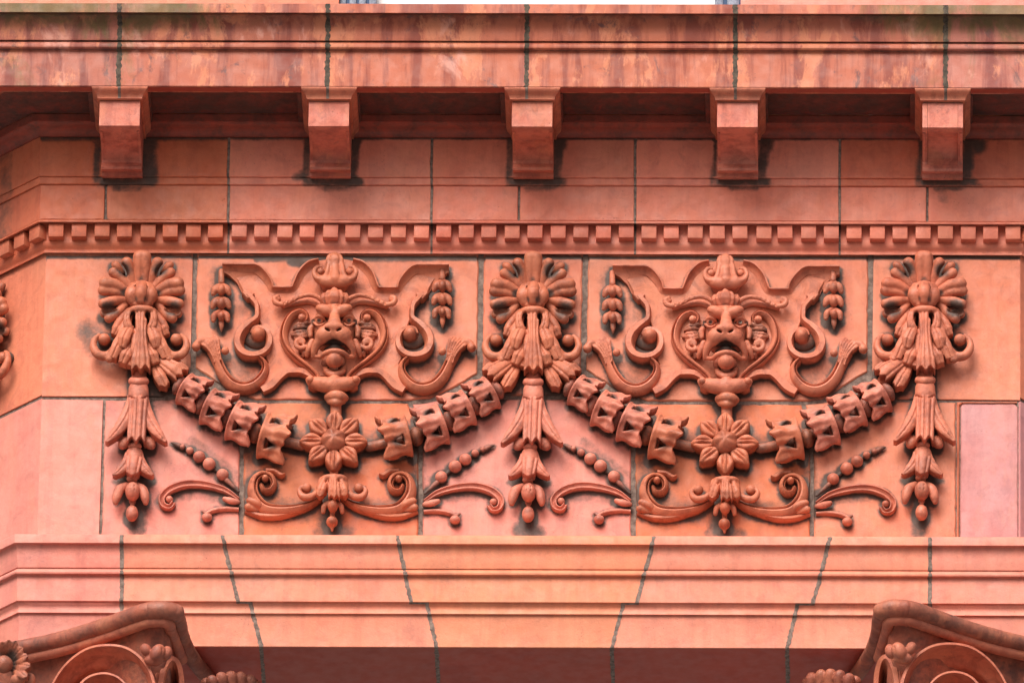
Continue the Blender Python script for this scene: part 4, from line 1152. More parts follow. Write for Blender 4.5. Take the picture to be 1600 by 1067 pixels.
c = bclay(); c.tube([(715, 740, 18, 18), (755, 772, 20, 22), (805, 778, 20, 23), (835, 745, 19, 17), (828, 712, 18, 10)], rs=SB); c.blob((795, 722, 14), 8.4); c.tube([(752, 752, 31, 5), (806, 760, 33, 5), (836, 738, 28, 3)], sub=True, rs=SB, k=2)
bv = c.mesh('volute')
c = bclay(); c.tube([(632, 790, 10, 22), (630, 900, 10, 16)], rs=SB); c.blob((632, 832, 24), (8, 10, 12)); c.tube([(650, 812, 16, 18), (682, 830, 20, 18), (690, 868, 18, 14)], rs=SB); c.tube([(614, 812, 16, 18), (582, 830, 20, 18), (573, 868, 18, 14)], rs=SB)
bb = c.mesh('bud')
c = bclay(); c.blob((628, 930, 14), (9, 9, 11)); c.tube([(628, 950, 14, 16), (628, 985, 12, 7)], rs=SB); c.blob((612, 936, 26), (2.6, 3.2, 5), sub=True, k=1.2); c.blob((642, 936, 26), (2.6, 3.2, 5), sub=True, k=1.2)
bf = c.mesh('finial')
c = bclay(); c.tube([(652, 195, 12, 34), (652, 300, 12, 34)], rs=SB); c.tube([(605, 160, 16, 28), (640, 150, 24, 34), (680, 155, 24, 32), (705, 165, 16, 26)], rs=SB); c.tube([(612, 185, 16, 20), (650, 192, 24, 24), (695, 185, 16, 20)], rs=SB); c.tube([(632, 130, 36, 4), (635, 200, 38, 4)], sub=True, rs=SB, k=2); c.tube([(668, 130, 36, 4), (672, 200, 38, 4)], sub=True, rs=SB, k=2)
kn = c.mesh('knob')
for me in (rp, rb, bk, bv, bb, bf, kn):
    me.materials.append(MORN); me.polygons.foreach_set('use_smooth', np.ones(len(me.polygons), dtype=bool))
def addm(name, me, parent, col, soot=.15, s=1, loc=(0, 0, 0), rot=(0, 0, 0)):
    o = bpy.data.objects.new(name, me); C.objects.link(o); o.parent = parent
    o.scale.x = s; o.location = loc; o.rotation_euler = rot; o.color = (*wobble(col), 1 - soot - .09)
    return o
for dx, dy, side in ((0, 0, 'left'), (611, 3, 'right')):
    r = empty('rosette', P(ro[0] + dx, ro[1] + dy, 0), f'eight petalled terracotta rosette at the centre of the {side} garland', 'rosette', 'rosettes at the middle of the garlands')
    off = P(ro[0] + dx, ro[1] + dy, 24) - P(ro[0] + dx, ro[1] + dy, 0)
    for k in range(8):
        addm('petal', rp, r, OC, .10, 1, (0, 0, off.z), (random.uniform(-.05, .05), math.radians(45 * k + random.uniform(-2, 2)), 0))
    addm('boss', rb, r, (.42, .135, .075), .22, 1, (0, 0, off.z))
    q = empty('pendant', P(ro[0] + dx, ro[1] + dy, 0), f'small bracket pendant with two ball volutes hanging below the {side} rosette', 'ornament', 'pendants below the rosettes')
    addm('bracket', bk, q, OC, .2); addm('volute', bv, q, OC, .2); addm('volute', bv, q, OC, .2, -1); addm('bud', bb, q, OC, .3); addm('finial', bf, q, OC, .3)
    kk = addm('knob', kn, None, OC, .25); kk.location = P(ro[0] + dx, ro[1] + dy, 0); kk.name = 'knob'
    tag(kk, f'small ribbed knob between the {side} lion mask and its rosette', 'ornament', 'knobs above the rosettes')

# ---- scroll tendrils beside the rosettes --------------------------
def scroll_right(mirror, o, parent, col, conv=zb_):
    k = dict(mat=MORN, parent=parent, conv=conv, mirror=mirror)
    P1 = [(690, 775, 12, 3), (760, 815, 15, 5), (850, 840, 17, 7), (950, 848, 18, 9), (1030, 835, 18, 9.5), (1085, 790, 18, 9), (1115, 725, 18, 8), (1105, 655, 17, 6.5), (1060, 622, 17, 5.5), (1008, 635, 17, 5), (985, 680, 17, 4.6), (1005, 722, 17, 4.4), (1045, 725, 16, 4), (1066, 692, 15, 3)]
    sweep('scroll', o, [(x, y, d_, w_ * 1.05) for x, y, d_, w_ in P1], 'hook', color=wobble(col), soot=.12, n=8, **k)
    P2 = [(760, 832, 8, 3), (860, 862, 12, 5), (960, 884, 13, 5.5), (1060, 884, 12, 5), (1155, 858, 8, 4)]
    sweep('lower_stem', o, P2, 'round', color=wobble(col), soot=.15, **k)
    P3 = [(1040, 605, 12, 4.5), (985, 610, 13, 4.5), (945, 632, 14, 4.5), (918, 628, 15, 1.5)]
    sweep('leaf_tip', o, P3, 'round', color=wobble(col), soot=.2, **k)
c = Clay(ro, 1.6, zb_); c.blob((1040, 668, 8), (6, 6, 11)); sb1 = c.mesh('scroll_eye')
c = Clay(ro, 1.6, zb_); c.tube([(1030, 865, 8, 12), (1080, 820, 14, 26), (1130, 800, 15, 22)], rs=SB, n=4); c.tube([(1080, 860, 8, 16), (1140, 840, 13, 22)], rs=SB, n=4); c.tube([(1050, 845, 28, 4), (1120, 812, 30, 3)], sub=True, rs=SB, k=2); sb2 = c.mesh('leaf')
# tendrils, curls and beads on the neighbouring blocks
zt_ = zc(620, 560, 3.81)
T1 = [(163, 845, 7, 2.5), (250, 790, 9, 4.5), (370, 758, 10, 5.5), (480, 755, 11, 6), (570, 785, 12, 6), (618, 835, 12, 5.2), (610, 880, 12, 4.5), (572, 893, 12, 4), (548, 866, 12, 3.4), (566, 846, 11, 2.5)]
T2 = [(160, 905, 7, 3.5), (230, 900, 8, 4), (300, 908, 9, 4), (345, 928, 10, 3.6), (362, 955, 10, 3)]
c = Clay(ro, 1.6, zt_); c.blob((575, 858, 6), (6.2, 6.2, 9)); te1 = c.mesh('curl_eye')
c = Clay(ro, 1.6, zt_); c.blob((346, 962, 7), (8.5, 7.5, 9)); c.tube([(350, 935, 6, 14), (372, 925, 6, 10)], rs=SD); te2 = c.mesh('curl_eye')
c = Clay(ro, 1.6, zt_); c.tube([(165, 870, 6, 16), (205, 862, 9, 22), (245, 850, 8, 16)], rs=SD); te3 = c.mesh('leaf')
BEADS = [(265, 708, 9.8, 7), (347, 645, 10.3, 7.5), (408, 602, 9.8, 7.5), (466, 566, 6.4, 6), (511, 544, 5.2, 5)]
bms = []
for x, y, r_, d_ in BEADS:
    c = Clay(ro, 1.5, zt_); c.blob((x, y, d_), (r_, r_, r_ + 1.5)); bms.append(c.mesh('bead'))
c = Clay(ro, 1.5, zt_); c.tube([(165, 805, 5, 9), (240, 738, 7, 17)], rs=SD); c.tube([(250, 720, 3, 13), (410, 600, 3, 13), (530, 535, 3, 9)], rs=SD); bst = c.mesh('stalk')
c = Clay(ro, 1.5, zt_); c.tube([(530, 538, 5, 16), (552, 526, 5, 13), (580, 517, 4, 5)], rs=SD, n=3); btp = c.mesh('bead_tip')
for me in [sb1, sb2, te1, te2, te3, bst, btp] + bms:
    me.materials.append(MORN); me.polygons.foreach_set('use_smooth', np.ones(len(me.polygons), dtype=bool))
for dx, dy, which in ((0, 0, 'left'), (611, 3, 'right')):
    for s, hand in ((1, 'right'), (-1, 'left')):
        loc = P(ro[0] + dx, ro[1] + dy, 0)
        a = empty('acanthus_scroll', loc, f'spiral acanthus scroll on orange block, {hand} of the {which} rosette pendant', 'scroll', 'spiral scrolls below the garlands')
        scroll_right(s < 0, ro, a, OC)
        addm('scroll_eye', sb1, a, OC, .15, s); addm('leaf', sb2, a, OC, .15, s)
        colr = OP if not (which == 'right' and s > 0) else (.49, .16, .10)
        b = empty('curling_tendril', loc, f'pair of curling tendrils in low relief, {hand} of the {which} spiral scrolls', 'scroll', 'tendrils below the garlands')
        k = dict(mat=MORN, parent=b, conv=zt_, mirror=s < 0)
        sweep('tendril', ro, [(x, y, d_, w_ * 1.05) for x, y, d_, w_ in T1[:-1]], 'dish', color=wobble(colr), soot=.08, n=8, **k)
        sweep('short_tendril', ro, T2, 'round', color=wobble(colr), soot=.1, **k)
        addm('curl_eye', te1, b, colr, .1, s); addm('curl_eye', te2, b, colr, .1, s); addm('leaf', te3, b, colr, .1, s)
        e = empty('bead_spray', loc, f'spray of shrinking round beads slanting up, {hand} side below the {which} garland', 'ornament', 'bead sprays below the garlands')
        for me in bms: addm('bead', me, e, colr, .1, s)
        addm('stalk', bst, e, colr, .3, s); addm('bead_tip', btp, e, colr, .15, s)
        if s < 0:
            for q in (a, b, e): q.location.x += (-4 if q is not a else -3) * U; q.location.z += 3 * U if q is not a else 0

# ---- lion masks in strapwork --------------------------------------
zl = zc(430, 390, 4.446); SL = 1 / 4.446
lo_ = zl(412, 600)
def lclay(h=1.5): return Clay(lo_, h, zl)
def smoothm(me):
    me.materials.append(MORN); me.polygons.foreach_set('use_smooth', np.ones(len(me.polygons), dtype=bool)); return me
LM = []
def part(name, c, mir=False, soot=.12, back=-3):
    LM.append((name, smoothm(c.mesh(name, back)), mir, soot))
AXL = 412
# face
c = lclay(1.25); c.km = 1.0
c.blob((412, 560, 6), (36, 45, 25), k=3)
c.blob((412, 455, 16), (27, 18, 20), k=5)
c.tube([(412, 410, 34, 8), (412, 465, 41, 8), (411, 515, 49, 10.5)], k=3)                                     # nose bridge
c.blob((412, 536, 51), (14, 8.5, 9), k=2)
c.blob((442, 540, 50), (7, 6.5, 8), k=1.2, mir=True)
c.blob((470, 424, 38), (16, 9.5, 11), rot=22, k=1.2, mir=True)                                               # brows
c.blob((516, 492, 40), (15.5, 10.5, 14), rot=6, k=1.2, sub=True, mir=True); c.stain((552, 500, 22), 8, 1, True); c.stain((470, 492, 26), 6, 1, True)
c.tube([(440, 452, 47, 1.5), (480, 450, 46, 1.8), (525, 424, 40, 1.5)], k=1, sub=True, mir=True)
c.blob((512, 493, 26), (8, 7.6, 7.5), k=.4, mir=True)
c.blob((512, 491, 34.5), (3.3, 3.3, 5), k=.5, sub=True, mir=True); c.stain((512, 493, 31), 3.4, 1.1, True); c.blob((512, 491, 30.5), (1.5, 1.5, 2.6), k=.3, mir=True)
c.tube([(466, 500, 28, 1.6), (484, 474, 34, 2.1), (518, 461, 35, 2.3), (562, 494, 25, 1.8)], k=.6, mir=True)
c.tube([(466, 506, 28, 1.6), (512, 528, 33, 2.2), (562, 502, 24, 1.8)], k=.6, mir=True)
c.blob((412, 592, 36), (26, 14, 19), k=4)                                                                      # muzzle
c.blob((460, 598, 40), (17, 14, 16), rot=-20, k=5, mir=True)
c.tube([(470, 612, 42, 9.5), (510, 648, 37, 7.5), (534, 700, 31, 6), (540, 742, 26, 4.2)], k=3, mir=True)
c.tube([(412, 558, 58, 1.2), (412, 590, 59, 1.6), (412, 615, 57, 2.0)], k=1.6, sub=True)
c.tube([(462, 552, 50, 1.4), (505, 575, 47, 1.8), (540, 625, 38, 1.8), (556, 690, 28, 1.8)], k=1.5, sub=True, mir=True)
c.tube([(306, 728, 36, 4.5), (342, 682, 46, 8), (412, 656, 56, 11), (482, 682, 46, 8), (518, 728, 36, 4.5)], k=1.4, sub=True)
c.tube([(325, 708, 32, 6), (412, 668, 38, 11), (499, 708, 32, 6)], k=1.4, sub=True); c.stain((412, 650, 34), 15, 1.1); c.stain((470, 685, 28), 11, 1.1, True)
c.tube([(352, 700, 26, 4), (412, 680, 31, 6), (472, 700, 26, 4)], k=1)                                        # tongue
c.tube([(284, 744, 28, 2.8), (318, 744, 34, 3.8), (352, 716, 42, 3.8), (412, 702, 46, 4.2), (472, 716, 42, 3.8), (506, 744, 34, 3.8), (540, 744, 28, 2.8)], k=1)
c.blob((442, 553, 56), (5.2, 2.6, 9), rot=28, k=.8, sub=True, mir=True); c.stain((442, 553, 50), 4.5, 1.1, True)
c.blob((411, 768, 35), (13.5, 12.5, 13), k=1.2); c.stain((350, 795, 16), 9, .9, True)
c.tube([(362, 748, 24, 5), (346, 785, 20, 6), (358, 818, 14, 4)], k=1.5, mir=True)
c.tube([(560, 528, 20, 4), (576, 560, 20, 5), (572, 600, 20, 4)], k=2.5, mir=True)                               # cheeks
c.tube([(556, 640, 26, 5), (574, 690, 24, 5.5), (590, 738, 18, 3.5)], k=1, mir=True)
c.stain((610, 610, 8), 16, .9, True); c.stain((620, 500, 6), 16, .9, True)
part('face', c)
c = lclay(); c.tube([(345, 815, 16, 3), (362, 850, 22, 5), (412, 872, 27, 6), (462, 850, 22, 5), (479, 815, 16, 3)], k=2); c.tube([(355, 845, 14, 5), (412, 865, 14, 7), (469, 845, 14, 5)]); part('collar', c)
# mane curls beside the cheeks
def ring(cx, cy, r0, r1, a0, a1, d, w0, w1, n=9):
    out = []
    for k in range(n):
        f = k / (n - 1); a = math.radians(a0 + (a1 - a0) * f); r = r0 + (r1 - r0) * f
        out.append((cx + r * math.cos(a), cy - r * .92 * math.sin(a), d, w0 + (w1 - w0) * f))
    return out
c = lclay(); c.tube([(575, 690, 20, 3)] + ring(636, 648, 46, 18, 225, 560, 20, 4.2, 3, 11), n=4, k=1.5); c.blob((636, 646, 18), 5); part('mane_curl', c, True, .25)
c = lclay(1.3); c.foot = 7.0
for (x0, y0, x1, y1, w_, b_) in ((575, 505, 645, 520, 5, 2), (585, 535, 700, 545, 5.5, 2), (590, 565, 712, 590, 5.5, -2), (590, 590, 690, 615, 5, -2), (560, 660, 650, 715, 4.5, 2), (575, 690, 622, 745, 4.5, 2)):
    c.leaf((x0, y0), (x1, y1), [w_ * .7, w_, w_ * 1.1, w_ * .4], [14, 19, 20, 14], bend=b_, flutes=1, fd=2.2, th=16)
c.stain((640, 560, 2), 18, .4); part('mane_leaf', c, True, .35)
c = lclay(); c.blob((638, 474, 19), 6.2); c.tube(ring(636, 474, 26, 20, 200, -60, 24, 1.5, 1.5, 7), sub=True, k=1); part('frame_curl', c, True, .1)
# forehead leaf
c = lclay(1.3); c.leaf((410, 402), (410, 268), [8, 13, 15.5, 14, 9], [26, 32, 36, 36, 31], flutes=2, fd=1.8, tip=2.5, tipn=.9, th=18, dome=.22); c.leaf((385, 398), (333, 300), [5, 8, 9, 5], [22, 28, 31, 27], flutes=1, fd=2, tip=1.5, th=16, mir=True); c.stain((410, 390, 30), 8, .6); c.stain((352, 360, 24), 5, .8, True)
part('forehead_leaf', c, soot=.2)
# horns
c = lclay(1.3); c.tube([(488, 392, 18, 3.5), (512, 345, 22, 3.8), (575, 318, 24, 3.6), (650, 328, 24, 3.4), (720, 360, 24, 3.4), (775, 382, 24, 4), (820, 372, 23, 4.5), (832, 342, 23, 4), (808, 326, 22, 3)], k=1, n=7); c.tube([(520, 400, 8, 4), (590, 365, 10, 5), (680, 372, 12, 5), (770, 392, 14, 5)], k=1.5); c.blob((808, 348, 20), 4.6)
for k in range(8):
    f_ = k / 7; x = 530 + 230 * f_; y = 326 + 40 * (f_ - .28) ** 2 * 2.1
    c.blob((x, y, 29), (1.8, 4.5, 4), sub=True, k=1.0)
part('horn', c, True, .2)
# heart-shaped frame
H = [(655, 492, 20, 3), (628, 500, 20, 3.5), (603, 478, 21, 4), (608, 440, 22, 5), (655, 418, 23, 6.5), (715, 450, 23, 7.5), (750, 520, 23, 8), (756, 595, 23, 8), (722, 675, 23, 7.5), (650, 745, 24, 7), (570, 805, 25, 6.5), (512, 860, 26, 6.5), (502, 905, 26, 5.5), (530, 930, 26, 5), (566, 918, 25, 4)]
# cartouche scroll above
c = lclay(); c.tube([(415, 90, 22, 10), (415, 150, 27, 8.5), (415, 205, 30, 10)], k=3); c.tube([(415, 225, 26, 11), (470, 222, 27, 10), (530, 205, 26, 7), (555, 175, 26, 5)], mir=True, k=3); c.tube([(452, 75, 26, 4.5), (466, 120, 29, 4.2), (474, 170, 31, 4.2), (505, 205, 31, 4.4), (545, 195, 30, 4.2), (562, 158, 29, 3.8), (545, 124, 28, 3.2), (518, 122, 27, 2.6)], mir=True, n=7, k=1.2); c.stain((535, 180, 24), 6, .9, True); c.stain((495, 150, 24), 4, .9, True); c.leaf((413, 120), (413, 18), [9, 13, 14, 12, 8], [30, 33, 34, 33, 29], flutes=2, fd=1.6, tip=2, tipn=.9, th=16, dome=.25); 
c.tube([(415, 90, 10, 12), (415, 230, 8, 24)]); part('cartouche_scroll', c, soot=.1)
c = lclay(); c.blob((520, 155, 25), 6.6); part('scroll_ball', c, True)
# bowl below the heart
c = lclay(); c.tube([(412, 905, 26, 9), (412, 960, 20, 14), (412, 990, 12, 10)], k=4); c.tube([(412, 945, 22, 13), (480, 935, 22, 12), (540, 922, 20, 9), (572, 905, 18, 5)], mir=True, k=4); part('bowl', c, soot=.15)
c = lclay(); c.blob((556, 902, 27), 6.2); part('scroll_ball', c, True)

z6 = zc(480, 380, 4.103)
AX6 = (lo_[0] - 480) * 4.103
PLATE = [(150, 90), (300, 112), (380, 160), (420, 235), (440, 282), (588, 284), (605, 240), (640, 190), (692, 152), (908, 150), (910, 178), (862, 200), (812, 240), (782, 290), (768, 325), (735, 340), (690, 368), (664, 420), (664, 480), (640, 540), (600, 570), (582, 640), (600, 700), (610, 730), (590, 770), (606, 840), (660, 890), (690, 935), (630, 930), (560, 895), (505, 828), (372, 812), (300, 850), (172, 860)]
LIP = [(290, 108, 17, 5), (350, 130, 19, 6.5), (402, 185, 19, 6.5), (430, 250, 19, 6), (448, 284, 18, 5), (490, 291, 18, 5), (560, 290, 18, 5), (590, 284, 18, 5), (602, 246, 20, 6), (640, 192, 22, 6.5), (690, 152, 23, 6.5), (760, 148, 23, 6), (908, 147, 23, 6)]
CS = [(735, 318, 18, 5), (705, 345, 18, 5.5), (675, 385, 18, 5), (668, 430, 18, 4.8), (672, 472, 18, 5), (720, 512, 20, 6.5), (765, 560, 22, 7.5), (782, 620, 23, 8), (758, 675, 24, 8), (705, 700, 24, 7.5), (645, 695, 23, 7), (600, 660, 22, 6.5), (588, 610, 20, 6), (606, 562, 18, 5), (648, 538, 16, 4), (690, 545, 14, 3), (705, 575, 12, 2.5)]
JS = [(642, 722, 22, 4), (612, 752, 20, 5.5), (604, 800, 17, 7), (628, 855, 16, 9), (680, 900, 16, 10), (745, 915, 16, 10.5), (815, 892, 16, 10.5), (868, 838, 16, 10), (905, 768, 16, 9), (935, 700, 18, 9.5), (962, 655, 19, 9)]
LB = [(250, 870, 16, 5), (310, 838, 17, 5.5), (372, 815, 17, 5), (420, 813, 17, 5), (465, 818, 17, 5), (510, 850, 16, 6), (562, 905, 15, 6.5), (620, 938, 14, 6)]
c = Clay(lo_, 1.5, z6); c.blob((660, 592, 8), (11.5, 12, 17)); c.blob((672, 610, 0), (22, 20, 9), k=3); c.stain((680, 610, 2), 20, .55); csb = smoothm(c.mesh('scroll_ball'))
S6 = 1 / 4.103
c = Clay(lo_, 1.3, z6)
c.leaf((912, 760), (985, 608), [6.5, 7.5, 10, 14.5, 16], [16, 19, 21, 22, 18], bend=3, flutes=5, fd=2.0, tip=2.0, tipn=3.0, th=20, dome=.14, fw=.075)
c.tube([(985, 640, 12, 22), (1030, 636, 15, 24), (1058, 662, 15, 22)], rs=S6, k=2); c.blob((1054, 670, 15), (7, 7, 8))
jlf = smoothm(c.mesh('leaf'))
c = Clay(lo_, 1.5, z6); c.blob((866, 694, 17), 6.2); jbl = smoothm(c.mesh('leaf_ball'))
zpend = zc(280, 380, 4.103)
# hanging husk strings (traced on the left one, hung at 272, 190)
ho = zpend(272, 380)
hs = []
c = Clay(ho, 1.4, zpend); c.tube([(272, 180, 10, 18), (272, 250, 12, 20)], rs=S6, n=3); hs.append(('stem', smoothm(c.mesh('stem'))))
for y, w_ in ((300, 1.0), (385, 1.05), (470, .85)):
    c = Clay(ho, 1.4, zpend); c.blob((272, y + 2, 15), (6.5 * w_, 9 * w_, 10), k=1.0); c.tube([(280, y - 28, 10, 18), (306, y - 6, 15, 25 * w_), (322 if w_ > .9 else 312, y + 26, 15, 15)], rs=S6, mir=True, k=1.0, n=4); c.stain((295, y + 42, 6), 6, .9, True); c.tube([(272, y - 40, 8, 16), (272, y + 40, 8, 16)], rs=S6)
    hs.append(('husk', smoothm(c.mesh('husk'))))
c = Clay(ho, 1.4, zpend); c.tube([(272, 500, 9, 18), (272, 530, 10, 17), (272, 572, 8, 5)], rs=S6, n=3); hs.append(('tip', smoothm(c.mesh('tip'))))

O3 = P(lo_[0], lo_[1], 0)
def plate_poly(s):
    out = []
    for x, y in PLATE:
        w = (P(*z6(x, y), 8) - O3) / U
        out.append((w.x, w.z))
    return out
hp = plate_poly(1)
hp[0] = (0, hp[0][1]); hp[-1] = (0, hp[-1][1])
full = hp + [(-x, z) for x, z in hp[::-1][1:-1]]
for dx, dy, which in ((0, 0, 'left'), (611, 2.5, 'right')):
    loc = P(lo_[0] + dx, lo_[1] + dy, 0)
    LC = (.53, .17, .092) if which == 'left' else (.56, .188, .112)
    lab = 'snarling lion mask in a heart shaped frame, ' + ('the left one' if which == 'left' else 'right one with a whitened eye')
    L = empty('lion_mask', loc, lab, 'lion mask', 'lion masks on the frieze')
    for name, me, mir, so in LM:
        if name == 'cartouche_scroll': continue
        for s in ((1, -1) if mir else (1,)):
            addm(name, me, L, LC, so, s)
    if which == 'right':
        c = Clay(lo_, 1.2, zl); c.blob((513, 493, 28), (5.6, 4.6, 4.6)); c.blob((512, 489, 33), (1.8, 1.8, 2), sub=True, k=.8)
        me = c.mesh('whitened_eye', back=20); o = finish('whitened_eye', me, simple('lime_splash', (.42, .42, .36), (.62, .62, .56), 200, .7), L)
        tag(o, 'pale whitened eyeball')
    for s in (False, True):
        sweep('heart_frame', lo_, [(x, y, d_, w_ * .84) for x, y, d_, w_ in H], 'hook', MORN, L, wobble(LC), conv=zl, mirror=s, n=8, soot=.1)
    S = empty('strapwork', loc, f'curling strapwork panel with C scrolls around the {which} lion mask', 'strapwork', 'strapwork panels around the lion masks')
    block('strap_plate', full, 8, 12, MORN, S, (.58, .195, .108), bevel=1.5, jit=.1, grid=9, step=7)
    for s in (False, True):
        k = dict(mat=MORN, parent=S, conv=z6, mirror=s)
        sweep('strap_lip', lo_, LIP, 'rimr', color=wobble(LC), soot=.1, n=5, **k)
        sweep('c_scroll', lo_, [(x, y, d_, w_ * .98) for x, y, d_, w_ in CS], 'band', color=wobble(LC), soot=.08, n=7, **k)
        sweep('hook_scroll', lo_, [(x, y, d_ + 1, w_ * .88) for x, y, d_, w_ in JS], 'hook', color=wobble(LC), soot=.1, n=7, **k)
        sweep('lower_strap', lo_, LB, 'flat', color=wobble(LC), soot=.1, n=5, **k)
        sg = -1 if s else 1
        shp = [(604, 262), (640, 205), (695, 165), (906, 158), (908, 180), (862, 202), (812, 242), (784, 292), (768, 326), (735, 342), (690, 372), (655, 372), (622, 330)]
        sp_ = [(((w := (P(*z6(x, y), 14) - O3) / U).x) * sg, w.z) for x, y in shp]
        ztop = sp_[3][1]; xl_ = abs(sp_[0][0])
        def hollowed(aa, z, dd, ztop=ztop, xl_=xl_):
            t_ = min(max((ztop - z) / 46.0, 0), 1)
            u_ = min(max((abs(aa) - xl_ - 30) / 55.0, 0), 1)
            e = (13.0 - 12.0 * (1 - (1 - t_) ** 2) * (1 - .62 * u_)) if dd > 8 else dd
            return (aa * U, -(e if dd > 8 else dd) * U, z * U)
        block('strap_shoulder', sp_, 14, 14, MORN, S, wobble(LC), place=hollowed, bevel=1.2, jit=.05, step=6, grid=5)
        addm('scroll_ball', csb, S, LC, .15, sg); addm('leaf', jlf, S, LC, .15, sg); addm('leaf_ball', jbl, S, LC, .15, sg)
        pts = [(694, 318), (742, 302), (778, 312), (742, 352), (712, 352)]
        poly = [(((w := (P(*z6(x, y), 18) - O3) / U).x) * sg, w.z) for x, y in pts]
        block('strap_end', poly, 17, 20, MORN, S, LC, bevel=1.5, jit=.05, step=20, grid=20)
    for name, me, mir, so in LM:
        if name == 'cartouche_scroll': addm(name, me, S, LC, so)
    for px_, py_, hand in ((346, 472.5, 'left'), (691, 466.5, 'right')):
        hng = empty('husk_string', P(px_ + dx, py_ + dy, 0), f'short hanging string of small husks, {hand} of the {which} lion mask', 'ornament', 'husk strings beside the lion masks')
        for name, me in hs: addm(name, me, hng, LC, .28)

# ---- capitals at the bottom corners ---------------------------------
zk = zc(0, 930, 4.0)
ko = (250, 1067)
CK = (.36, .115, .07)
def kclay(h=1.6):
    c = Clay(ko, h, zk); c.foot = -500; return c
ABZ = P(240, 955, 196).z
def ab(px, d, up=0):
    """photo y of the abacus level at depth d"""
    w = P(px, 955, d)
    return 955 + (w.z - (ABZ + up * U)) / U * math.cos(ELEV)
KM = []
def kpart(name, c, back=-60, soot=.1, label=None):
    KM.append((name, smoothm2(c.mesh(name, back)), soot))
def smoothm2(me):
    me.materials.append(MCAP); me.polygons.foreach_set('use_smooth', np.ones(len(me.polygons), dtype=bool)); return me
def roll(pts, r, up=0):
    c = Clay(ko, 1.6); c.foot = -500
    c.tube([(x, ab(x, d, up), d, rr) for x, d, rr in pts], n=8)
    return c
# abacus roll: long concave side, blunt corner, side running back under the architrave
LS = [(20, 62, 13), (70, 84, 13), (120, 112, 13.5), (175, 152, 14), (222, 190, 14.5), (240, 198, 14.5)]
kpart('abacus_roll', roll(LS, 13), soot=.34)
kpart('abacus_corner', roll([(238, 198, 14.6), (258, 199, 14.6), (274, 192, 14)], 13), soot=.34)
kpart('abacus_return', roll([(273, 192, 13.6), (279, 160, 12.4), (284, 110, 12.2), (296, 50, 12), (316, -10, 12), (330, -50, 12)], 13), soot=.3)
c = Clay(ko, 1.6); c.foot = -500
c.tube([(x, ab(x, d - 8, -15), d - 8, 9) for x, d, _ in LS] + [(262, ab(262, 186, -15), 186, 9), (268, ab(268, 150, -15), 150, 9), (284, ab(284, 60, -15), 60, 9)], n=8, flat=1.0); kpart('abacus_fillet', c, soot=.1)
# bell of the capital, behind the volutes
c = Clay(ko, 2.2); c.foot = -500
_bx = np.array([(P(x, 1000, 0) - P(ko[0], 1000, 0)).x / U for x, _, _ in LS] + [14.0, 26.0, 40.0]); _bd = np.array([d_ - 24 for _, d_, _ in LS] + [172.0, 150.0, 20.0])
_yt = (ABZ - P(ko[0], ko[1], 0).z) / U - 10
c.fn(lambda X, Y, D: np.maximum(np.maximum(D - (np.interp(X, _bx, _bd) + np.clip((Y - _yt) * .35, -30, 0)), X - 30 + .055 * D), np.maximum(-X - 300, Y - _yt)) * .7, (-290, -190, -20), (44, _yt + 4, 186), k=1); kpart('bell', c, back=-16, soot=.4)
# volute
VO = [(330, 600, 128, 7), (385, 500, 134, 7.5), (460, 415, 142, 8), (560, 352, 150, 8.5), (670, 335, 158, 9), (775, 352, 164, 9.5), (860, 415, 168, 10), (915, 510, 170, 10.5), (930, 640, 170, 11), (890, 780, 168, 11), (790, 880, 164, 11), (650, 910, 158, 10.5), (530, 850, 152, 10), (480, 740, 148, 9.5), (490, 630, 148, 9), (550, 540, 150, 8.5), (640, 508, 154, 8), (725, 530, 158, 7.5), (780, 600, 160, 7), (780, 700, 160, 6.5), (700, 770, 158, 6), (610, 740, 155, 5.5), (590, 660, 154, 5)]
c = kclay(); c.blob((680, 660, 146), (12, 13, 14)); kpart('volute_eye', c, back=60)
V2 = [(1010, 640, 150, 5), (1010, 560, 152, 5.5), (1028, 470, 150, 6), (1064, 402, 146, 6), (1100, 412, 138, 5), (1120, 470, 130, 5), (1128, 560, 122, 5), (1120, 660, 118, 5)]
V3 = [(960, 660, 150, 8), (972, 560, 152, 8), (985, 480, 150, 7)]
# acorn cluster in the angle
c = kclay(); c.blob((985, 358, 184), (11, 15, 12), rot=-25); c.blob((912, 340, 180), (8.5, 11, 9), rot=25); c.blob((1042, 360, 176), (8, 12, 9), rot=-10); c.blob((960, 405, 176), (15, 9, 10)); c.tube([(955, 330, 197, 2), (962, 380, 196, 2)], sub=True, k=2); c.tube([(1015, 330, 193, 2), (1020, 380, 190, 2)], sub=True, k=2); kpart('leaf_bud', c, back=120, soot=.12)
# fleuron in the middle of the side
c = kclay(); c.blob((25, 430, 112), (14, 14, 14)); c.blob((22, 440, 130), (6, 6, 8), sub=True, k=3)
for x, y, r_ in ((100, 285, 7.5), (55, 275, 7), (10, 285, 7), (140, 325, 7.5), (170, 375, 7.5), (185, 440, 7.5), (165, 505, 7)):
    c.leaf((45 + (x - 45) * .3, 430 + (y - 430) * .3), (x, y), [r_ * .6, r_, r_ * 1.1, r_ * .8], [104, 114, 122, 126], flutes=1, fd=2.6, tip=1.5, tipn=1.0, th=14)
c.stain((30, 430, 104), 18, .8); c.stain((90, 380, 104), 14, .8)
c.blob((110, 530, 104), (12, 10, 12)); c.blob((190, 530, 96), (8, 12, 8)); kpart('fleuron', c, back=40, soot=.3)
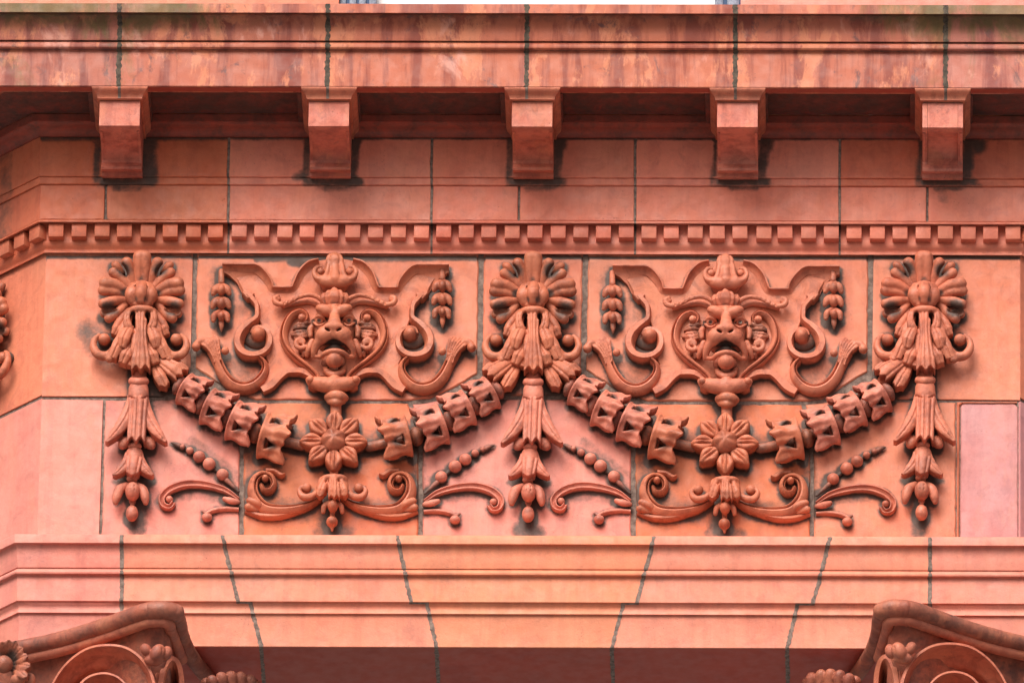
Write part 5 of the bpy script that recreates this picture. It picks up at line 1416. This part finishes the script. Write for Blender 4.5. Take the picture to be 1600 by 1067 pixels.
# leaf row running back under the soffit
c = kclay()
for k_, (x, y) in enumerate(((1325, 532), (1385, 512), (1445, 505), (1505, 510), (1565, 528))):
    dd = 30 - k_ * 8
    c.tube([(x, y + 60, dd, 9), (x, y + 6, dd + 6, 9.5), (x - 4, y - 4, dd + 8, 7)], n=3, k=2)
c.tube([(1290, 552, 20, 10), (1590, 560, -10, 10)], k=3); kpart('leaf_row', c, back=-40, soot=.28)
def capital(mirror, loc, label):
    K = empty('capital', loc, label, 'capital', 'column capitals at the bottom corners')
    for name, me, so in KM:
        addm(name, me, K, {'bell': (.46, .145, .085), 'fleuron': (.44, .145, .085), 'abacus_fillet': (.50, .165, .10), 'leaf_bud': (.46, .15, .09)}.get(name, CK), so, -1 if mirror else 1)
    for name, V in (('volute', VO), ('side_volute', V2), ('side_stalk', V3)):
        sweep(name, ko, [(x, y, d_, w_ * 1.25) for x, y, d_, w_ in V], 'rimr' if name == 'volute' else 'band' if name != 'side_stalk' else 'round', MCAP, K, wobble((.52, .175, .105)), conv=zk, base=70, mirror=mirror, n=7, soot=.1)
    return K
capital(False, P(ko[0], ko[1], 0), 'left Ionic column capital with volute and rolled abacus under the architrave')
q = P(1660 - ko[0], ko[1] - 15, 0)
capital(True, Vector((q.x, -14 * U, P(ko[0], ko[1], 0).z)), 'right Ionic column capital with volute and rolled abacus under the architrave')

# ---- smaller pieces become sub-parts of the part they sit on
bpy.context.view_layer.update()
def mid(o):
    bb = [o.matrix_basis @ Vector(q) for q in o.bound_box]
    return sum(bb, Vector()) / 8
def nest(thing, small, big):
    for root in [o for o in scene.objects if o.parent is None and o.name.split('.')[0] == thing]:
        bigs = [o for o in root.children if o.name.split('.')[0] == big]
        for s_ in [o for o in root.children if o.name.split('.')[0] == small]:
            if not bigs: continue
            m_ = mid(s_)
            p_ = min(bigs, key=lambda q: (mid(q) - m_).length)
            mb_ = s_.matrix_basis.copy()
            s_.parent = p_
            s_.matrix_basis = p_.matrix_basis.inverted() @ mb_
for th, sm_, bg_ in (('palmette', 'volute_ball', 'volute'), ('garland', 'stem_bead', 'husk'), ('lion_mask', 'frame_curl', 'heart_frame'), ('strapwork', 'leaf_ball', 'hook_scroll'), ('strapwork', 'leaf', 'hook_scroll'),
                     ('strapwork', 'scroll_ball', 'c_scroll'), ('modillion', 'scroll_rim', 'bracket_body'), ('acanthus_scroll', 'scroll_eye', 'scroll'), ('husk_drop', 'bell_petal', 'bellflower'), ('curling_tendril', 'curl_eye', 'tendril'), ('capital', 'volute_eye', 'volute')):
    nest(th, sm_, bg_)

# ---- soot painted along the feet of the reliefs, deepening the shade against the wall
bpy.context.view_layer.update()
Z_LO, Z_HI = frieze.location.z - .02, P(800, 395, 0).z + .02
RS = 1.6 * U
NX, NZ = int((XR - XL) / RS) + 1, int((Z_HI - Z_LO) / RS) + 1
foot = np.zeros((NX, NZ), bool)
for o in scene.objects:
    if o.type != 'MESH' or o.active_material not in (MORN,): continue
    if o.parent == pr_ or (o.parent and o.parent.parent == pr_): continue
    n_ = len(o.data.vertices)
    v = np.empty(n_ * 3, np.float32); o.data.vertices.foreach_get('co', v); v = v.reshape(-1, 3)
    mw = np.array(o.matrix_world)
    w = v @ mw[:3, :3].T + mw[:3, 3]
    w = w[(w[:, 1] > -13 * U)]
    ix = ((w[:, 0] - XL) / RS).astype(int); iz = ((w[:, 2] - Z_LO) / RS).astype(int)
    ok = (ix >= 0) & (ix < NX) & (iz >= 0) & (iz < NZ)
    foot[ix[ok], iz[ok]] = True
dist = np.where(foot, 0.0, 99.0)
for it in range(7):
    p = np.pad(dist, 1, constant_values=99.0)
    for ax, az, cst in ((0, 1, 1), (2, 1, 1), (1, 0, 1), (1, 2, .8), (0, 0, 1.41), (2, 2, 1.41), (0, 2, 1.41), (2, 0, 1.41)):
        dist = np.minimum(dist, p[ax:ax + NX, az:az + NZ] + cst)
foot_soot_shade = np.clip(1.0 - dist / 5.0, 0, 1) * .82
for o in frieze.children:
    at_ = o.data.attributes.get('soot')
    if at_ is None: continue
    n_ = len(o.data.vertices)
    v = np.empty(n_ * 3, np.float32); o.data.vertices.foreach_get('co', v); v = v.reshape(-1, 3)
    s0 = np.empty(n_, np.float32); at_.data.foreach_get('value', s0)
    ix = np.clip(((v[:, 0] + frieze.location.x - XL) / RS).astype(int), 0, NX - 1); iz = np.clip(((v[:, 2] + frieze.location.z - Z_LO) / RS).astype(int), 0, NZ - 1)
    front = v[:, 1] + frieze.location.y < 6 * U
    at_.data.foreach_set('value', np.minimum(s0 * .85 + foot_soot_shade[ix, iz] * front, 1.15).astype(np.float32))
